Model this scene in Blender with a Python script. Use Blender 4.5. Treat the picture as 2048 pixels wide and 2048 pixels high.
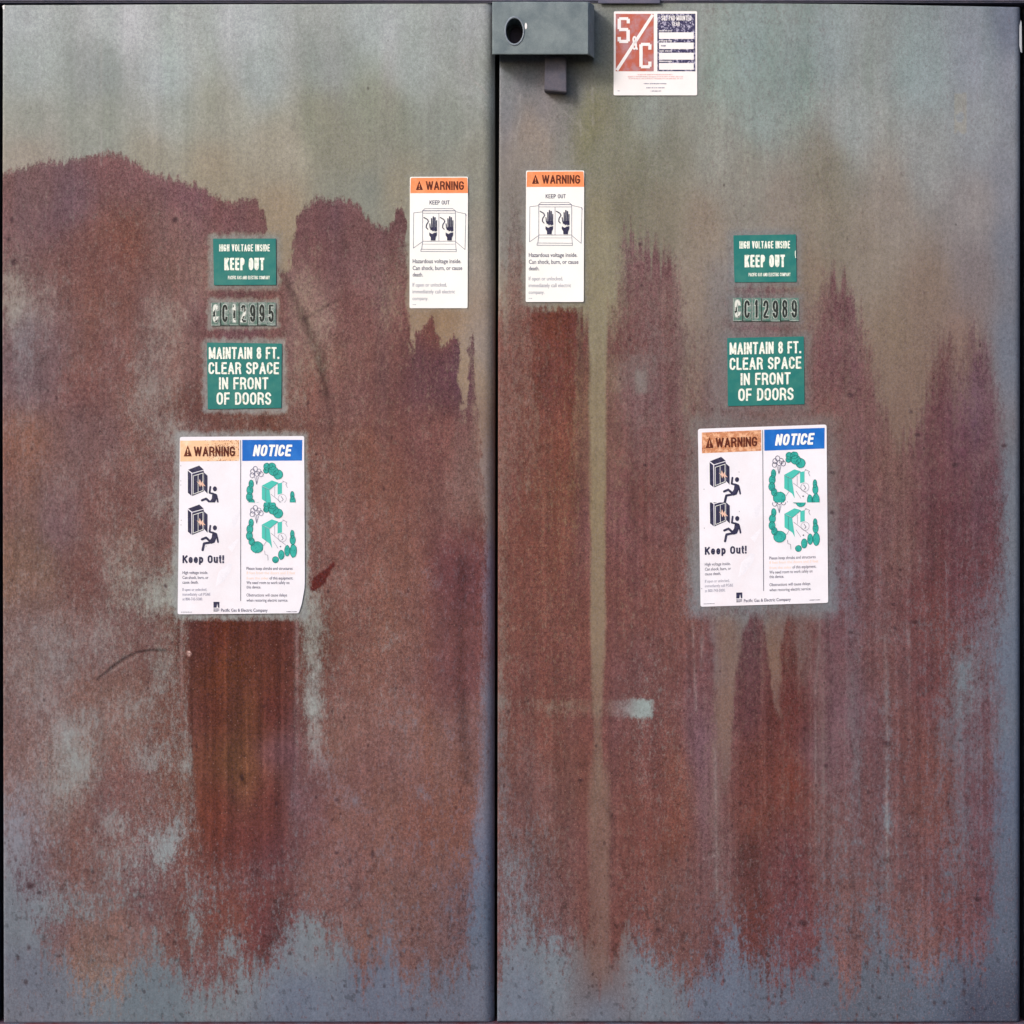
import bpy, bmesh, math, random
import numpy as np
from mathutils import Vector

random.seed(7)
for o in list(bpy.data.objects): bpy.data.objects.remove(o)
scene = bpy.context.scene
COL = scene.collection

# ------------------------------------------------------------------ camera, sky, sun, exposure
DIST = 4.2
CZ = 1.10                      # height of the middle of the doors
MM = 0.001                     # one photograph pixel is about one millimetre on the doors
cam_d = bpy.data.cameras.new('camera')
cam = bpy.data.objects.new('camera', cam_d); COL.objects.link(cam)
cam.location = (0, -DIST, CZ); cam.rotation_euler = (math.radians(90), 0, 0)
cam_d.sensor_width = 36; cam_d.sensor_fit = 'HORIZONTAL'
cam_d.angle = 2*math.atan(1.024/DIST)
cam_d.clip_start = 0.05; cam_d.clip_end = 500
scene.camera = cam

SUN_DIR = Vector((-0.62, -0.62, 0.50)).normalized()     # towards the sun
world = bpy.data.worlds.new('World'); scene.world = world; world.use_nodes = True
wn = world.node_tree.nodes; wl = world.node_tree.links; wn.clear()
sky = wn.new('ShaderNodeTexSky'); sky.sky_type = 'NISHITA'; sky.sun_disc = False
sky.sun_elevation = math.asin(SUN_DIR.z)
sky.sun_rotation = math.atan2(SUN_DIR.x, SUN_DIR.y)
sky.air_density = 1.0; sky.dust_density = 3.0; sky.ozone_density = 1.0
bg = wn.new('ShaderNodeBackground'); bg.inputs['Strength'].default_value = 0.14
wo = wn.new('ShaderNodeOutputWorld')
wl.new(sky.outputs[0], bg.inputs['Color']); wl.new(bg.outputs[0], wo.inputs['Surface'])
sun_d = bpy.data.lights.new('sun', 'SUN'); sun_d.energy = 1.5; sun_d.angle = math.radians(11)
sun_d.color = (1.0, 0.965, 0.93)
sun = bpy.data.objects.new('sun', sun_d); COL.objects.link(sun)
sun.rotation_euler = SUN_DIR.to_track_quat('Z', 'Y').to_euler()
sun.location = (-3, -3, 4)
vs = scene.view_settings
vs.view_transform = 'Standard'; vs.look = 'None'; vs.gamma = 1; vs.use_curve_mapping = False
vs.exposure = 0.50
# measured: shown linear colour = base colour x GAIN (per channel) on the flat doors
GAIN = np.array([1.36, 1.27, 1.18])
GAINP = np.array([1.13, 1.11, 1.08])      # the same for smooth print

def lin(c):
    c = np.asarray(c, dtype=float)/255.0
    return np.where(c <= 0.04045, c/12.92, ((c+0.055)/1.055)**2.4)
def alb(c):                    # colour seen in daylight -> base colour
    return np.clip((lin(c)-.010)/GAIN, 0.004, 0.86)
def albp(c):
    return np.clip((lin(c)-.006)/GAINP, 0.004, 0.86)

# ------------------------------------------------------------------ helpers
def tag(o, label=None, cat=None, group=None, kind=None):
    if label: o['label'] = label
    if cat: o['category'] = cat
    if group: o['group'] = group
    if kind: o['kind'] = kind
    return o
def empty(name, loc):
    o = bpy.data.objects.new(name, None); COL.objects.link(o); o.location = loc
    o.empty_display_size = 0.05
    return o
def W(px, py, depth=0.0):
    """point of the door plane given in millimetres from its top left corner; depth towards the viewer"""
    return Vector(((px-1024)*MM, -depth, CZ+(1024-py)*MM))
def WP(px, py, depth):
    """same, but seen at that place from the front although it stands out from the doors"""
    k = (DIST-depth)/DIST
    return Vector(((px-1024)*MM*k, -depth, CZ+(1024-py)*MM*k))
def mesh_obj(name, verts, faces, mat, parent=None, smooth=False, origin=None):
    me = bpy.data.meshes.new(name)
    off = Vector((0, 0, 0))
    if origin is not None: off = Vector(origin)
    elif parent is not None: off = world_loc(parent)
    me.from_pydata([tuple(Vector(v)-off) for v in verts], [], faces)
    me.update()
    o = bpy.data.objects.new(name, me); COL.objects.link(o)
    if mat: me.materials.append(mat)
    if parent is not None: o.parent = parent; 
    if parent is not None: o.location = off-world_loc(parent)
    elif origin is not None: o.location = off
    if smooth:
        for p in me.polygons: p.use_smooth = True
    return o
def world_loc(o):
    l = Vector(o.location)
    while o.parent: o = o.parent; l += Vector(o.location)
    return l

class Ink:
    """flat print or thin sheet: polygons in photograph millimetres, laid at one depth"""
    def __init__(s, depth, tf=None): s.v = []; s.f = []; s.d = depth; s.tf = tf
    def _p(s, x, y):
        if s.tf: x, y = s.tf(x, y)
        return W(x, y, s.d)
    def poly(s, pts):
        b = len(s.v); s.k = (getattr(s, 'k', 0)+1) % 22; d0 = s.d; s.d += s.k*.00001
        s.v += [s._p(*p) for p in pts]; s.d = d0
        a = sum(pts[i][0]*pts[(i+1) % len(pts)][1]-pts[(i+1) % len(pts)][0]*pts[i][1] for i in range(len(pts)))
        idx = list(range(b, b+len(pts)))
        if a > 0: idx.reverse()          # y runs down: keep the normal towards the viewer
        s.f.append(idx)
    def rect(s, x0, y0, x1, y1): s.poly([(x0, y0), (x1, y0), (x1, y1), (x0, y1)])
    def disc(s, cx, cy, rx, ry=None, n=16, wob=0):
        ry = rx if ry is None else ry
        s.poly([(cx+rx*(1+random.uniform(-wob, wob))*math.cos(2*math.pi*i/n), cy+ry*(1+random.uniform(-wob, wob))*math.sin(2*math.pi*i/n)) for i in range(n)])
    def ring(s, cx, cy, rx, ry, w, n=20):
        pts = [(cx+rx*math.cos(2*math.pi*i/n), cy+ry*math.sin(2*math.pi*i/n)) for i in range(n+1)]
        s.line(pts, w, cap=False)
    def line(s, pts, w, cap=True):
        for (x0, y0), (x1, y1) in zip(pts[:-1], pts[1:]):
            L = math.hypot(x1-x0, y1-y0)
            if L < 1e-6: continue
            nx, ny = -(y1-y0)/L*w/2, (x1-x0)/L*w/2
            s.poly([(x0+nx, y0+ny), (x1+nx, y1+ny), (x1-nx, y1-ny), (x0-nx, y0-ny)])
        if cap:
            for p in pts: s.disc(p[0], p[1], w/2, n=10)
    def text(s, body, x, ytop, ybase, width, bold=0.0, slope=0.0, shear=0.0):
        """caps reach from ybase up to ytop at the left end; the line is `width` long"""
        vv, ff, w0 = glyphs(body, bold, shear)
        ch = CAP
        sx = width/w0; sy = (ybase-ytop)/ch
        b = len(s.v)
        for (gx, gy) in vv:
            X = x+gx*sx; Y = ybase-gy*sy+slope*(X-x)
            s.v.append(s._p(X, Y))
        s.f += [[b+i for i in f] for f in ff]
    def caps(s, body, x, ytop, ybase, width, t=.19, slope=0.0, shear=0.0, gap=.10):
        """narrow grotesque lettering drawn with strokes t cap heights thick"""
        h = ybase-ytop; th = t*h
        ws = [GLY[c][0] if c != ' ' else .30 for c in body]
        nat = sum(ws)+gap*(len(body)-1)
        k = width/nat; cx = x
        for c, w in zip(body, ws):
            if c != ' ':
                gw = w*k
                for path, closed in GLY[c][1]:
                    P = []
                    for (u, v) in path:
                        X = th/2+u*(gw-th) if c not in 'I.!1l' or len(path) > 9 else cx*0+gw/2+(u-.5)*(gw-th)
                        V = th/2+v*(h-th)
                        P.append((cx+X+shear*V, ybase-V+slope*(cx+X-x)))
                    if closed: P.append(P[0])
                    if not closed:
                        for e0, e1 in ((0, 1), (-1, -2)):
                            ux, uy = P[e0][0]-P[e1][0], P[e0][1]-P[e1][1]; ll = max(math.hypot(ux, uy), 1e-6)
                            P[e0] = (P[e0][0]+ux/ll*th*.48, P[e0][1]+uy/ll*th*.48)
                    s.line(P, th, cap=False)
                    for q in (P[1:-1] if not closed else P[:-1]): s.disc(q[0], q[1], th/2, n=8)
            cx += (w+gap)*k
    def dashes(s, x0, x1, y, h, seed=1, fill=0.7):
        r = random.Random(seed); x = x0
        while x < x1:
            w = r.uniform(.8, 2.6)
            if r.random() < fill: s.rect(x, y-h*r.uniform(.35, .5), min(x+w, x1), y+h*r.uniform(.3, .5))
            x += w+r.uniform(.25, .9)
    def build(s, name, mat, parent, clip=None):
        o = mesh_obj(name, s.v, s.f, mat, parent)
        if clip:
            bm = bmesh.new(); bm.from_mesh(o.data)
            z = (W(0, clip[0]).z)-world_loc(o).z
            n = (0, 0, -1) if clip[1] == 'above' else (0, 0, 1)
            bmesh.ops.bisect_plane(bm, geom=bm.verts[:]+bm.edges[:]+bm.faces[:], plane_co=(0, 0, z), plane_no=n, clear_inner=(True), clear_outer=False)
            bm.to_mesh(o.data); bm.free()
        return o
def _arc(cx, cy, rx, ry, a0, a1, n=6):
    return [(cx+rx*math.cos(math.radians(a0+(a1-a0)*i/n)), cy+ry*math.sin(math.radians(a0+(a1-a0)*i/n))) for i in range(n+1)]
O_ = lambda r=.30: _arc(.5, 1-r, .5, r, 0, 180)+_arc(.5, r, .5, r, 180, 360)
C_ = _arc(.5, .72, .5, .28, 14, 180)+_arc(.5, .28, .5, .28, 180, 346)
S_ = _arc(.5, .76, .5, .24, 15, 180)+[(.04, .66), (.2, .57), (.5, .5), (.8, .43), (.96, .34)]+_arc(.5, .24, .5, .24, 0, -165)
P_ = [(0, 0), (0, 1), (.5, 1)]+_arc(.5, .74, .5, .26, 90, -90)+[(0, .48)]
GLY = {
 'W': (.92, [([(0, 1), (.25, 0), (.5, .98), (.75, 0), (1, 1)], 0)]), 'A': (.66, [([(0, 0), (.5, 1), (1, 0)], 0), ([(.2, .28), (.8, .28)], 0)]),
 'R': (.62, [(P_, 0), ([(.5, .48), (.85, .38), (1, 0)], 0)]), 'N': (.60, [([(0, 0), (0, 1), (1, 0), (1, 1)], 0)]), 'I': (.18, [([(.5, 0), (.5, 1)], 0)]),
 'G': (.62, [(_arc(.5, .72, .5, .28, 14, 180)+_arc(.5, .30, .5, .30, 180, 360)+[(1, .46), (.55, .46)], 0)]), 'K': (.62, [([(0, 0), (0, 1)], 0), ([(1, 1), (.05, .42)], 0), ([(.35, .62), (1, 0)], 0)]),
 'E': (.56, [([(1, 1), (0, 1), (0, 0), (1, 0)], 0), ([(0, .52), (.9, .52)], 0)]), 'P': (.58, [(P_, 0)]), 'O': (.62, [(O_(), 1)]), 'U': (.60, [([(0, 1)]+_arc(.5, .30, .5, .30, 180, 360)+[(1, 1)], 0)]),
 'T': (.60, [([(0, 1), (1, 1)], 0), ([(.5, 1), (.5, 0)], 0)]), 'H': (.60, [([(0, 0), (0, 1)], 0), ([(1, 0), (1, 1)], 0), ([(0, .52), (1, .52)], 0)]), 'V': (.62, [([(0, 1), (.5, 0), (1, 1)], 0)]),
 'L': (.52, [([(0, 1), (0, 0), (1, 0)], 0)]), 'S': (.58, [(S_, 0)]), 'D': (.60, [([(0, 0), (0, 1), (.45, 1)]+_arc(.45, .66, .55, .34, 90, 0)+_arc(.45, .34, .55, .34, 0, -90)+[(0, 0)], 0)]),
 'M': (.76, [([(0, 0), (0, 1), (.5, .08), (1, 1), (1, 0)], 0)]), 'F': (.54, [([(1, 1), (0, 1), (0, 0)], 0), ([(0, .5), (.88, .5)], 0)]), 'C': (.60, [(C_, 0)]), 'Y': (.60, [([(0, 1), (.5, .45), (1, 1)], 0), ([(.5, .45), (.5, 0)], 0)]),
 '-': (.30, [([(0, .5), (1, .5)], 0)]), '&': (.60, [(_arc(.42, .77, .3, .23, 0, 360, 10)[:-1], 1), (_arc(.42, .28, .42, .28, 0, 360, 10)[:-1], 1), ([(.5, .5), (1, 0)], 0)]),
 '.': (.18, [([(.5, 0), (.5, .03)], 0)]), '8': (.54, [(_arc(.5, .76, .46, .24, 0, 360, 12)[:-1], 1), (_arc(.5, .27, .5, .27, 0, 360, 12)[:-1], 1)]),
 '9': (.54, [(_arc(.5, .69, .5, .31, 0, 360, 12)[:-1], 1), ([(1, .69), (1, .32)]+_arc(.5, .28, .5, .28, 0, -165), 0)]), '1': (.30, [([(0, .80), (.62, 1), (.62, 0)], 0)]),
 '2': (.54, [(_arc(.5, .72, .5, .28, 175, 0)+[(.9, .50), (.1, .14), (0, 0), (1, 0)], 0)]), '5': (.54, [([(.95, 1), (.1, 1), (.03, .50), (.3, .60)]+_arc(.5, .31, .5, .31, 75, -165), 0)]),
 'e': (.52, [([(0, .37), (1, .37)]+_arc(.5, .37, .5, .37, 0, 320, 12), 0)]), 'p': (.52, [([(0, .74), (0, -.26)], 0), (_arc(.5, .37, .5, .37, 0, 360, 12)[:-1], 1)]),
 'u': (.52, [([(0, .74)]+_arc(.5, .26, .5, .26, 180, 360), 0), ([(1, .74), (1, 0)], 0)]), 't': (.32, [([(.45, 1), (.45, .1), (1, 0)], 0), ([(0, .74), (1, .74)], 0)]), '!': (.18, [([(.5, .42), (.5, 1)], 0), ([(.5, 0), (.5, .03)], 0)]),
}
_gc = {}
CAP = 0.7
def glyphs(body, bold, shear):
    k = (body, bold, shear)
    if k in _gc: return _gc[k]
    cu = bpy.data.curves.new('t', 'FONT'); cu.body = body; cu.size = 1; cu.offset = bold; cu.shear = shear
    cu.resolution_u = 3; cu.fill_mode = 'FRONT'
    ob = bpy.data.objects.new('t', cu); COL.objects.link(ob)
    bpy.context.view_layer.update()
    dg = bpy.context.evaluated_depsgraph_get()
    me = bpy.data.meshes.new_from_object(ob.evaluated_get(dg))
    xs = [v.co.x for v in me.vertices]
    x0, x1 = min(xs), max(xs)
    vv = [(v.co.x-x0, v.co.y) for v in me.vertices]
    ff = []
    for p in me.polygons:
        idx = list(p.vertices)
        if p.normal.z < 0: idx.reverse()
        ff.append(idx)
    bpy.data.objects.remove(ob); bpy.data.curves.remove(cu); bpy.data.meshes.remove(me)
    _gc[k] = (vv, ff, x1-x0)
    return _gc[k]
_v, _f, _w = glyphs('H', 0.0, 0.0)
CAP = max(p[1] for p in _v)

# ------------------------------------------------------------------ materials
def new_mat(name):
    m = bpy.data.materials.new(name); m.use_nodes = True
    nt = m.node_tree; nt.nodes.clear()
    out = nt.nodes.new('ShaderNodeOutputMaterial'); b = nt.nodes.new('ShaderNodeBsdfPrincipled')
    nt.links.new(b.outputs[0], out.inputs[0])
    return m, nt, b
def node(nt, t, **kw):
    n = nt.nodes.new(t)
    for k, v in kw.items(): setattr(n, k, v)
    return n
def math_n(nt, op, a, b=None, clamp=False):
    n = nt.nodes.new('ShaderNodeMath'); n.operation = op; n.use_clamp = clamp
    for i, x in enumerate((a, b)):
        if x is None: continue
        if isinstance(x, (int, float)): n.inputs[i].default_value = x
        else: nt.links.new(x, n.inputs[i])
    return n.outputs[0]
def noise_n(nt, vec, scale, detail=2, rough=.5, stretch=None):
    if stretch:
        mp = nt.nodes.new('ShaderNodeMapping'); mp.inputs['Scale'].default_value = stretch
        nt.links.new(vec, mp.inputs['Vector']); vec = mp.outputs[0]
    n = nt.nodes.new('ShaderNodeTexNoise'); n.inputs['Scale'].default_value = scale
    n.inputs['Detail'].default_value = detail; n.inputs['Roughness'].default_value = rough
    nt.links.new(vec, n.inputs['Vector'])
    return n.outputs['Fac']
def mixc(nt, fac, a, b, mode='MIX'):
    n = nt.nodes.new('ShaderNodeMix'); n.data_type = 'RGBA'; n.blend_type = mode
    for s, x in (('Factor', fac), ('A', a), ('B', b)):
        sock = [i for i in n.inputs if i.name == s and (i.type == 'VALUE' if s == 'Factor' else i.type == 'RGBA')][0]
        if isinstance(x, (int, float)): sock.default_value = x
        elif isinstance(x, (tuple, list, np.ndarray)): sock.default_value = (*[float(q) for q in x[:3]], 1)
        else: nt.links.new(x, sock)
    return [o for o in n.outputs if o.type == 'RGBA'][0]
def ramp(nt, fac, lo, hi, a=0.0, b=1.0):
    n = nt.nodes.new('ShaderNodeMapRange'); n.clamp = True
    for i, x in zip(range(1, 5), (lo, hi, a, b)): n.inputs[i].default_value = x
    nt.links.new(fac, n.inputs[0]); return n.outputs[0]

def print_mat(name, c, c2=None, rough=.45, scale=60, lo=.5, hi=.62, grain=.05):
    """print or foil of one colour, worn to a second colour in flecks"""
    m, nt, b = new_mat(name)
    tc = node(nt, 'ShaderNodeTexCoord').outputs['Object']
    col = albp(c)
    fine = noise_n(nt, tc, 420, 2, .6)
    big = noise_n(nt, tc, 14, 3, .55)
    base = mixc(nt, ramp(nt, big, .35, .7), col, np.clip(col*0.93, 0, 1))
    if c2 is not None:
        base = mixc(nt, ramp(nt, noise_n(nt, tc, scale, 4, .65), lo, hi), base, albp(c2))
    g = ramp(nt, fine, .25, .75, 1-grain, 1+grain)
    cc = node(nt, 'ShaderNodeCombineColor')
    for i in range(3): nt.links.new(g, cc.inputs[i])
    base = mixc(nt, 1.0, base, cc.outputs[0], 'MULTIPLY')
    nt.links.new(base, b.inputs['Base Color'])
    b.inputs['Roughness'].default_value = rough
    b.inputs['Specular IOR Level'].default_value = .3
    return m

def weathered_mat():
    m, nt, b = new_mat('weathered_painted_steel')
    tc = node(nt, 'ShaderNodeTexCoord').outputs['Object']
    geo = node(nt, 'ShaderNodeAttribute', attribute_name='paint').outputs['Color']
    rus = node(nt, 'ShaderNodeAttribute', attribute_name='rust').outputs['Color']
    wear = node(nt, 'ShaderNodeAttribute', attribute_name='wear').outputs['Color']
    sep = node(nt, 'ShaderNodeSeparateColor'); nt.links.new(wear, sep.inputs[0])
    cov, amp, spk = sep.outputs[0], sep.outputs[1], sep.outputs[2]
    furry = noise_n(nt, tc, 110, 4, .7, (1, 1, .42))        # upright tufts along the edge of the rust
    fine = noise_n(nt, tc, 230, 5, .85, (1, 1, .5))
    n = math_n(nt, 'ADD', math_n(nt, 'MULTIPLY', furry, .5), math_n(nt, 'MULTIPLY', fine, .5))
    n = math_n(nt, 'MULTIPLY', math_n(nt, 'SUBTRACT', n, .5), amp)
    n = math_n(nt, 'MULTIPLY', n, 4.6)
    mask0 = ramp(nt, math_n(nt, 'ADD', cov, n), .34, .66)
    wdt = node(nt, 'ShaderNodeAttribute', attribute_name='wear').outputs['Alpha']          # how gradually rust gives way to paint
    mask0 = math_n(nt, 'ADD', math_n(nt, 'DIVIDE', math_n(nt, 'SUBTRACT', math_n(nt, 'ADD', cov, n), .5), wdt), .5, True)
    thin = math_n(nt, 'MULTIPLY', ramp(nt, noise_n(nt, tc, 380, 4, .8, (1, 1, .6)), .45, .66, 0, .55), ramp(nt, cov, .62, 1.12, 1, 0))          # thin rust lets the paint through in grains
    mask = math_n(nt, 'MULTIPLY', mask0, math_n(nt, 'SUBTRACT', 1, thin))
    col = mixc(nt, mask, geo, rus)
    # grain: blotches of a few millimetres, then bright and dark grains
    g1 = ramp(nt, noise_n(nt, tc, 235, 4, 1.0, (1, 1, .8)), .36, .64, .34, 1.66)
    g2 = ramp(nt, noise_n(nt, tc, 130, 3, .6, (1, 1, .5)), .3, .7, .93, 1.07)
    g3 = ramp(nt, noise_n(nt, tc, 30, 4, .6, (1, 1, .6)), .3, .7, .95, 1.05)
    g1m = math_n(nt, 'ADD', math_n(nt, 'MULTIPLY', math_n(nt, 'SUBTRACT', g1, 1), math_n(nt, 'ADD', math_n(nt, 'MULTIPLY', mask, .50), .40)), 1)
    g = math_n(nt, 'MULTIPLY', math_n(nt, 'MULTIPLY', g1m, g2), g3)
    cc = node(nt, 'ShaderNodeCombineColor')
    for i in range(3): nt.links.new(g, cc.inputs[i])
    col = mixc(nt, 1.0, col, cc.outputs[0], 'MULTIPLY')
    # hue shimmer
    hs = noise_n(nt, tc, 260, 2, .6)
    col = mixc(nt, math_n(nt, 'MULTIPLY', ramp(nt, hs, .5, .75), .35), col, mixc(nt, mask, alb((150, 140, 150)), alb((120, 82, 96))))
    # dark pits
    vo = node(nt, 'ShaderNodeTexVoronoi'); vo.inputs['Scale'].default_value = 125
    mp = node(nt, 'ShaderNodeMapping'); mp.inputs['Scale'].default_value = (1, 1, .7); nt.links.new(tc, mp.inputs[0]); nt.links.new(mp.outputs[0], vo.inputs['Vector'])
    hsh = node(nt, 'ShaderNodeSeparateColor'); nt.links.new(vo.outputs['Color'], hsh.inputs[0])
    pit = math_n(nt, 'MULTIPLY', ramp(nt, math_n(nt, 'MULTIPLY', vo.outputs['Distance'], math_n(nt, 'ADD', math_n(nt, 'MULTIPLY', hsh.outputs[2], 1.8), .6)), .16, .34, 1, 0), math_n(nt, 'LESS_THAN', hsh.outputs[0], math_n(nt, 'MULTIPLY', spk, .16)))
    col = mixc(nt, math_n(nt, 'MULTIPLY', pit, .55), col, alb((58, 40, 44)))
    # pale grains
    vo2 = node(nt, 'ShaderNodeTexVoronoi'); vo2.inputs['Scale'].default_value = 240; nt.links.new(tc, vo2.inputs['Vector'])
    h2 = node(nt, 'ShaderNodeSeparateColor'); nt.links.new(vo2.outputs['Color'], h2.inputs[0])
    gr = math_n(nt, 'MULTIPLY', ramp(nt, vo2.outputs['Distance'], .2, .35, 1, 0), math_n(nt, 'LESS_THAN', h2.outputs[1], .02))
    col = mixc(nt, math_n(nt, 'MULTIPLY', math_n(nt, 'MULTIPLY', gr, mask), .3), col, alb((190, 150, 140)))
    nt.links.new(col, b.inputs['Base Color'])
    nt.links.new(ramp(nt, mask, 0, 1, .55, .85), b.inputs['Roughness'])
    b.inputs['Specular IOR Level'].default_value = .22
    bp = node(nt, 'ShaderNodeBump'); bp.inputs['Strength'].default_value = .5; bp.inputs['Distance'].default_value = .0008
    nt.links.new(math_n(nt, 'ADD', fine, math_n(nt, 'MULTIPLY', mask, .3)), bp.inputs['Height'])
    nt.links.new(bp.outputs[0], b.inputs['Normal'])
    return m
def steel_mat(name, c, c2, scale=25, rough=.6):
    m, nt, b = new_mat(name)
    tc = node(nt, 'ShaderNodeTexCoord').outputs['Object']
    f = noise_n(nt, tc, scale, 5, .65)
    col = mixc(nt, ramp(nt, f, .35, .68), alb(c), alb(c2))
    g = ramp(nt, noise_n(nt, tc, 600, 2, .7), .25, .75, .86, 1.14)
    cc = node(nt, 'ShaderNodeCombineColor')
    for i in range(3): nt.links.new(g, cc.inputs[i])
    col = mixc(nt, 1.0, col, cc.outputs[0], 'MULTIPLY')
    nt.links.new(col, b.inputs['Base Color']); b.inputs['Roughness'].default_value = rough
    b.inputs['Specular IOR Level'].default_value = .25
    bp = node(nt, 'ShaderNodeBump'); bp.inputs['Strength'].default_value = .2; bp.inputs['Distance'].default_value = .0006
    nt.links.new(noise_n(nt, tc, 300, 3, .6), bp.inputs['Height']); nt.links.new(bp.outputs[0], b.inputs['Normal'])
    return m

M_DOOR = weathered_mat()
M_BODY = steel_mat('cabinet_body_paint', (92, 96, 108), (70, 66, 78))
M_GAP_SHADE = steel_mat('gap_shade_black', (24, 24, 32), (14, 14, 20))  # near-black colour stands in for the shade inside the door gaps
M_LIP = steel_mat('roof_lip_paint', (98, 98, 116), (120, 112, 128), 40)
M_BOX = steel_mat('lock_box_paint', (142, 150, 150), (112, 122, 126), 22)
M_BOLT = steel_mat('bolt_guard_steel', (112, 104, 112), (92, 90, 102), 90)
M_SILL = steel_mat('rusty_sill', (100, 96, 112), (105, 52, 58), 22)
M_PAD = steel_mat('concrete_pad', (108, 106, 104), (88, 86, 84), 8, .9)
M_GROUND = steel_mat('ground_soil', (92, 86, 78), (74, 70, 62), 3, .95)

# ------------------------------------------------------------------ weathering maps of the doors
_rng = np.random.RandomState(11)
_lat = [_rng.rand(512, 512) for _ in range(6)]
def vn(X, Y, sx, sy, seed=0, octv=1):
    out = 0; a = 1; tot = 0
    for k in range(octv):
        L = _lat[(seed+k) % 6]; ox, oy = (seed*37.3+k*11.7), (seed*91.7+k*5.3)
        u = X/sx*2**k+ox; v = Y/sy*2**k+oy
        i = np.floor(u).astype(int); j = np.floor(v).astype(int); fu = u-i; fv = v-j
        fu = fu*fu*(3-2*fu); fv = fv*fv*(3-2*fv)
        g = lambda p, q: L[p % 512, q % 512]
        out = out+a*((g(i, j)*(1-fu)+g(i+1, j)*fu)*(1-fv)+(g(i, j+1)*(1-fu)+g(i+1, j+1)*fu)*fv)
        tot += a; a *= .5
    return out/tot
def sst(x, a, b):
    t = np.clip((x-a)/(b-a), 0, 1); return t*t*(3-2*t)
def shepard(X, Y, pts, sx=1.0, sy=1.0, p=1.9):
    num = np.zeros(X.shape+(3,)); den = np.zeros(X.shape)
    for (x, y, r, g, b) in pts:
        d2 = ((X-x)/sx)**2+((Y-y)/sy)**2+1100
        w = d2**(-p)*1e9; den += w
        num += w[..., None]*np.array([r, g, b])
    return num/den[..., None]

PAINT_L = [(20,40,168,170,172),(250,30,170,172,172),(500,50,164,168,168),(750,40,158,163,162),(950,40,148,150,150),
 (60,130,156,160,158),(200,150,132,138,134),(330,160,158,164,164),(520,150,150,156,154),(660,130,136,142,136),(820,130,152,158,154),(950,150,148,150,146),
 (60,250,144,144,134),(200,240,140,142,130),(330,230,156,158,150),(430,230,146,144,128),(640,240,130,128,108),(760,220,134,134,116),(900,240,138,140,130),
 (60,310,152,138,124),(300,300,150,142,124),(420,330,152,138,116),(560,300,158,148,130),(560,430,156,136,112),(570,520,148,130,106),(700,310,134,130,112),(740,380,126,128,118),
 (690,390,132,130,116),(790,380,146,136,116),(950,330,142,138,124),(960,520,144,134,120),(965,700,146,134,122),(965,950,130,114,106),(880,640,136,112,84),(828,680,146,126,102),(927,740,142,122,98),(927,850,130,108,92),
 (30,570,148,140,128),(55,660,120,116,122),(30,620,150,144,132),(100,600,140,126,118),(110,900,128,112,108),(340,880,138,130,122),(310,1190,148,152,142),(335,1010,140,134,126),
 (110,1340,132,126,124),(150,1540,138,142,138),(225,1640,134,136,134),(340,1690,138,146,146),(375,1520,136,142,138),(620,1250,140,144,134),(620,1400,142,146,140),(700,1600,120,110,116),
 (20,1200,140,132,130),(25,1650,122,124,132),(130,1810,122,126,130),(50,1830,118,122,130),(385,1840,126,130,132),(460,1890,122,126,130),
 (60,1960,106,108,120),(300,1990,108,116,124),(600,1900,116,120,128),(600,1990,104,110,126),(750,2000,104,108,124),(900,1960,104,106,120),(970,1800,96,104,122),(975,1500,112,112,124),(975,1200,120,108,120),
 (620,1870,122,126,130),(20,900,146,128,122),(20,1500,134,128,130),(12,2020,112,112,122),(500,1750,116,108,112)]
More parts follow.
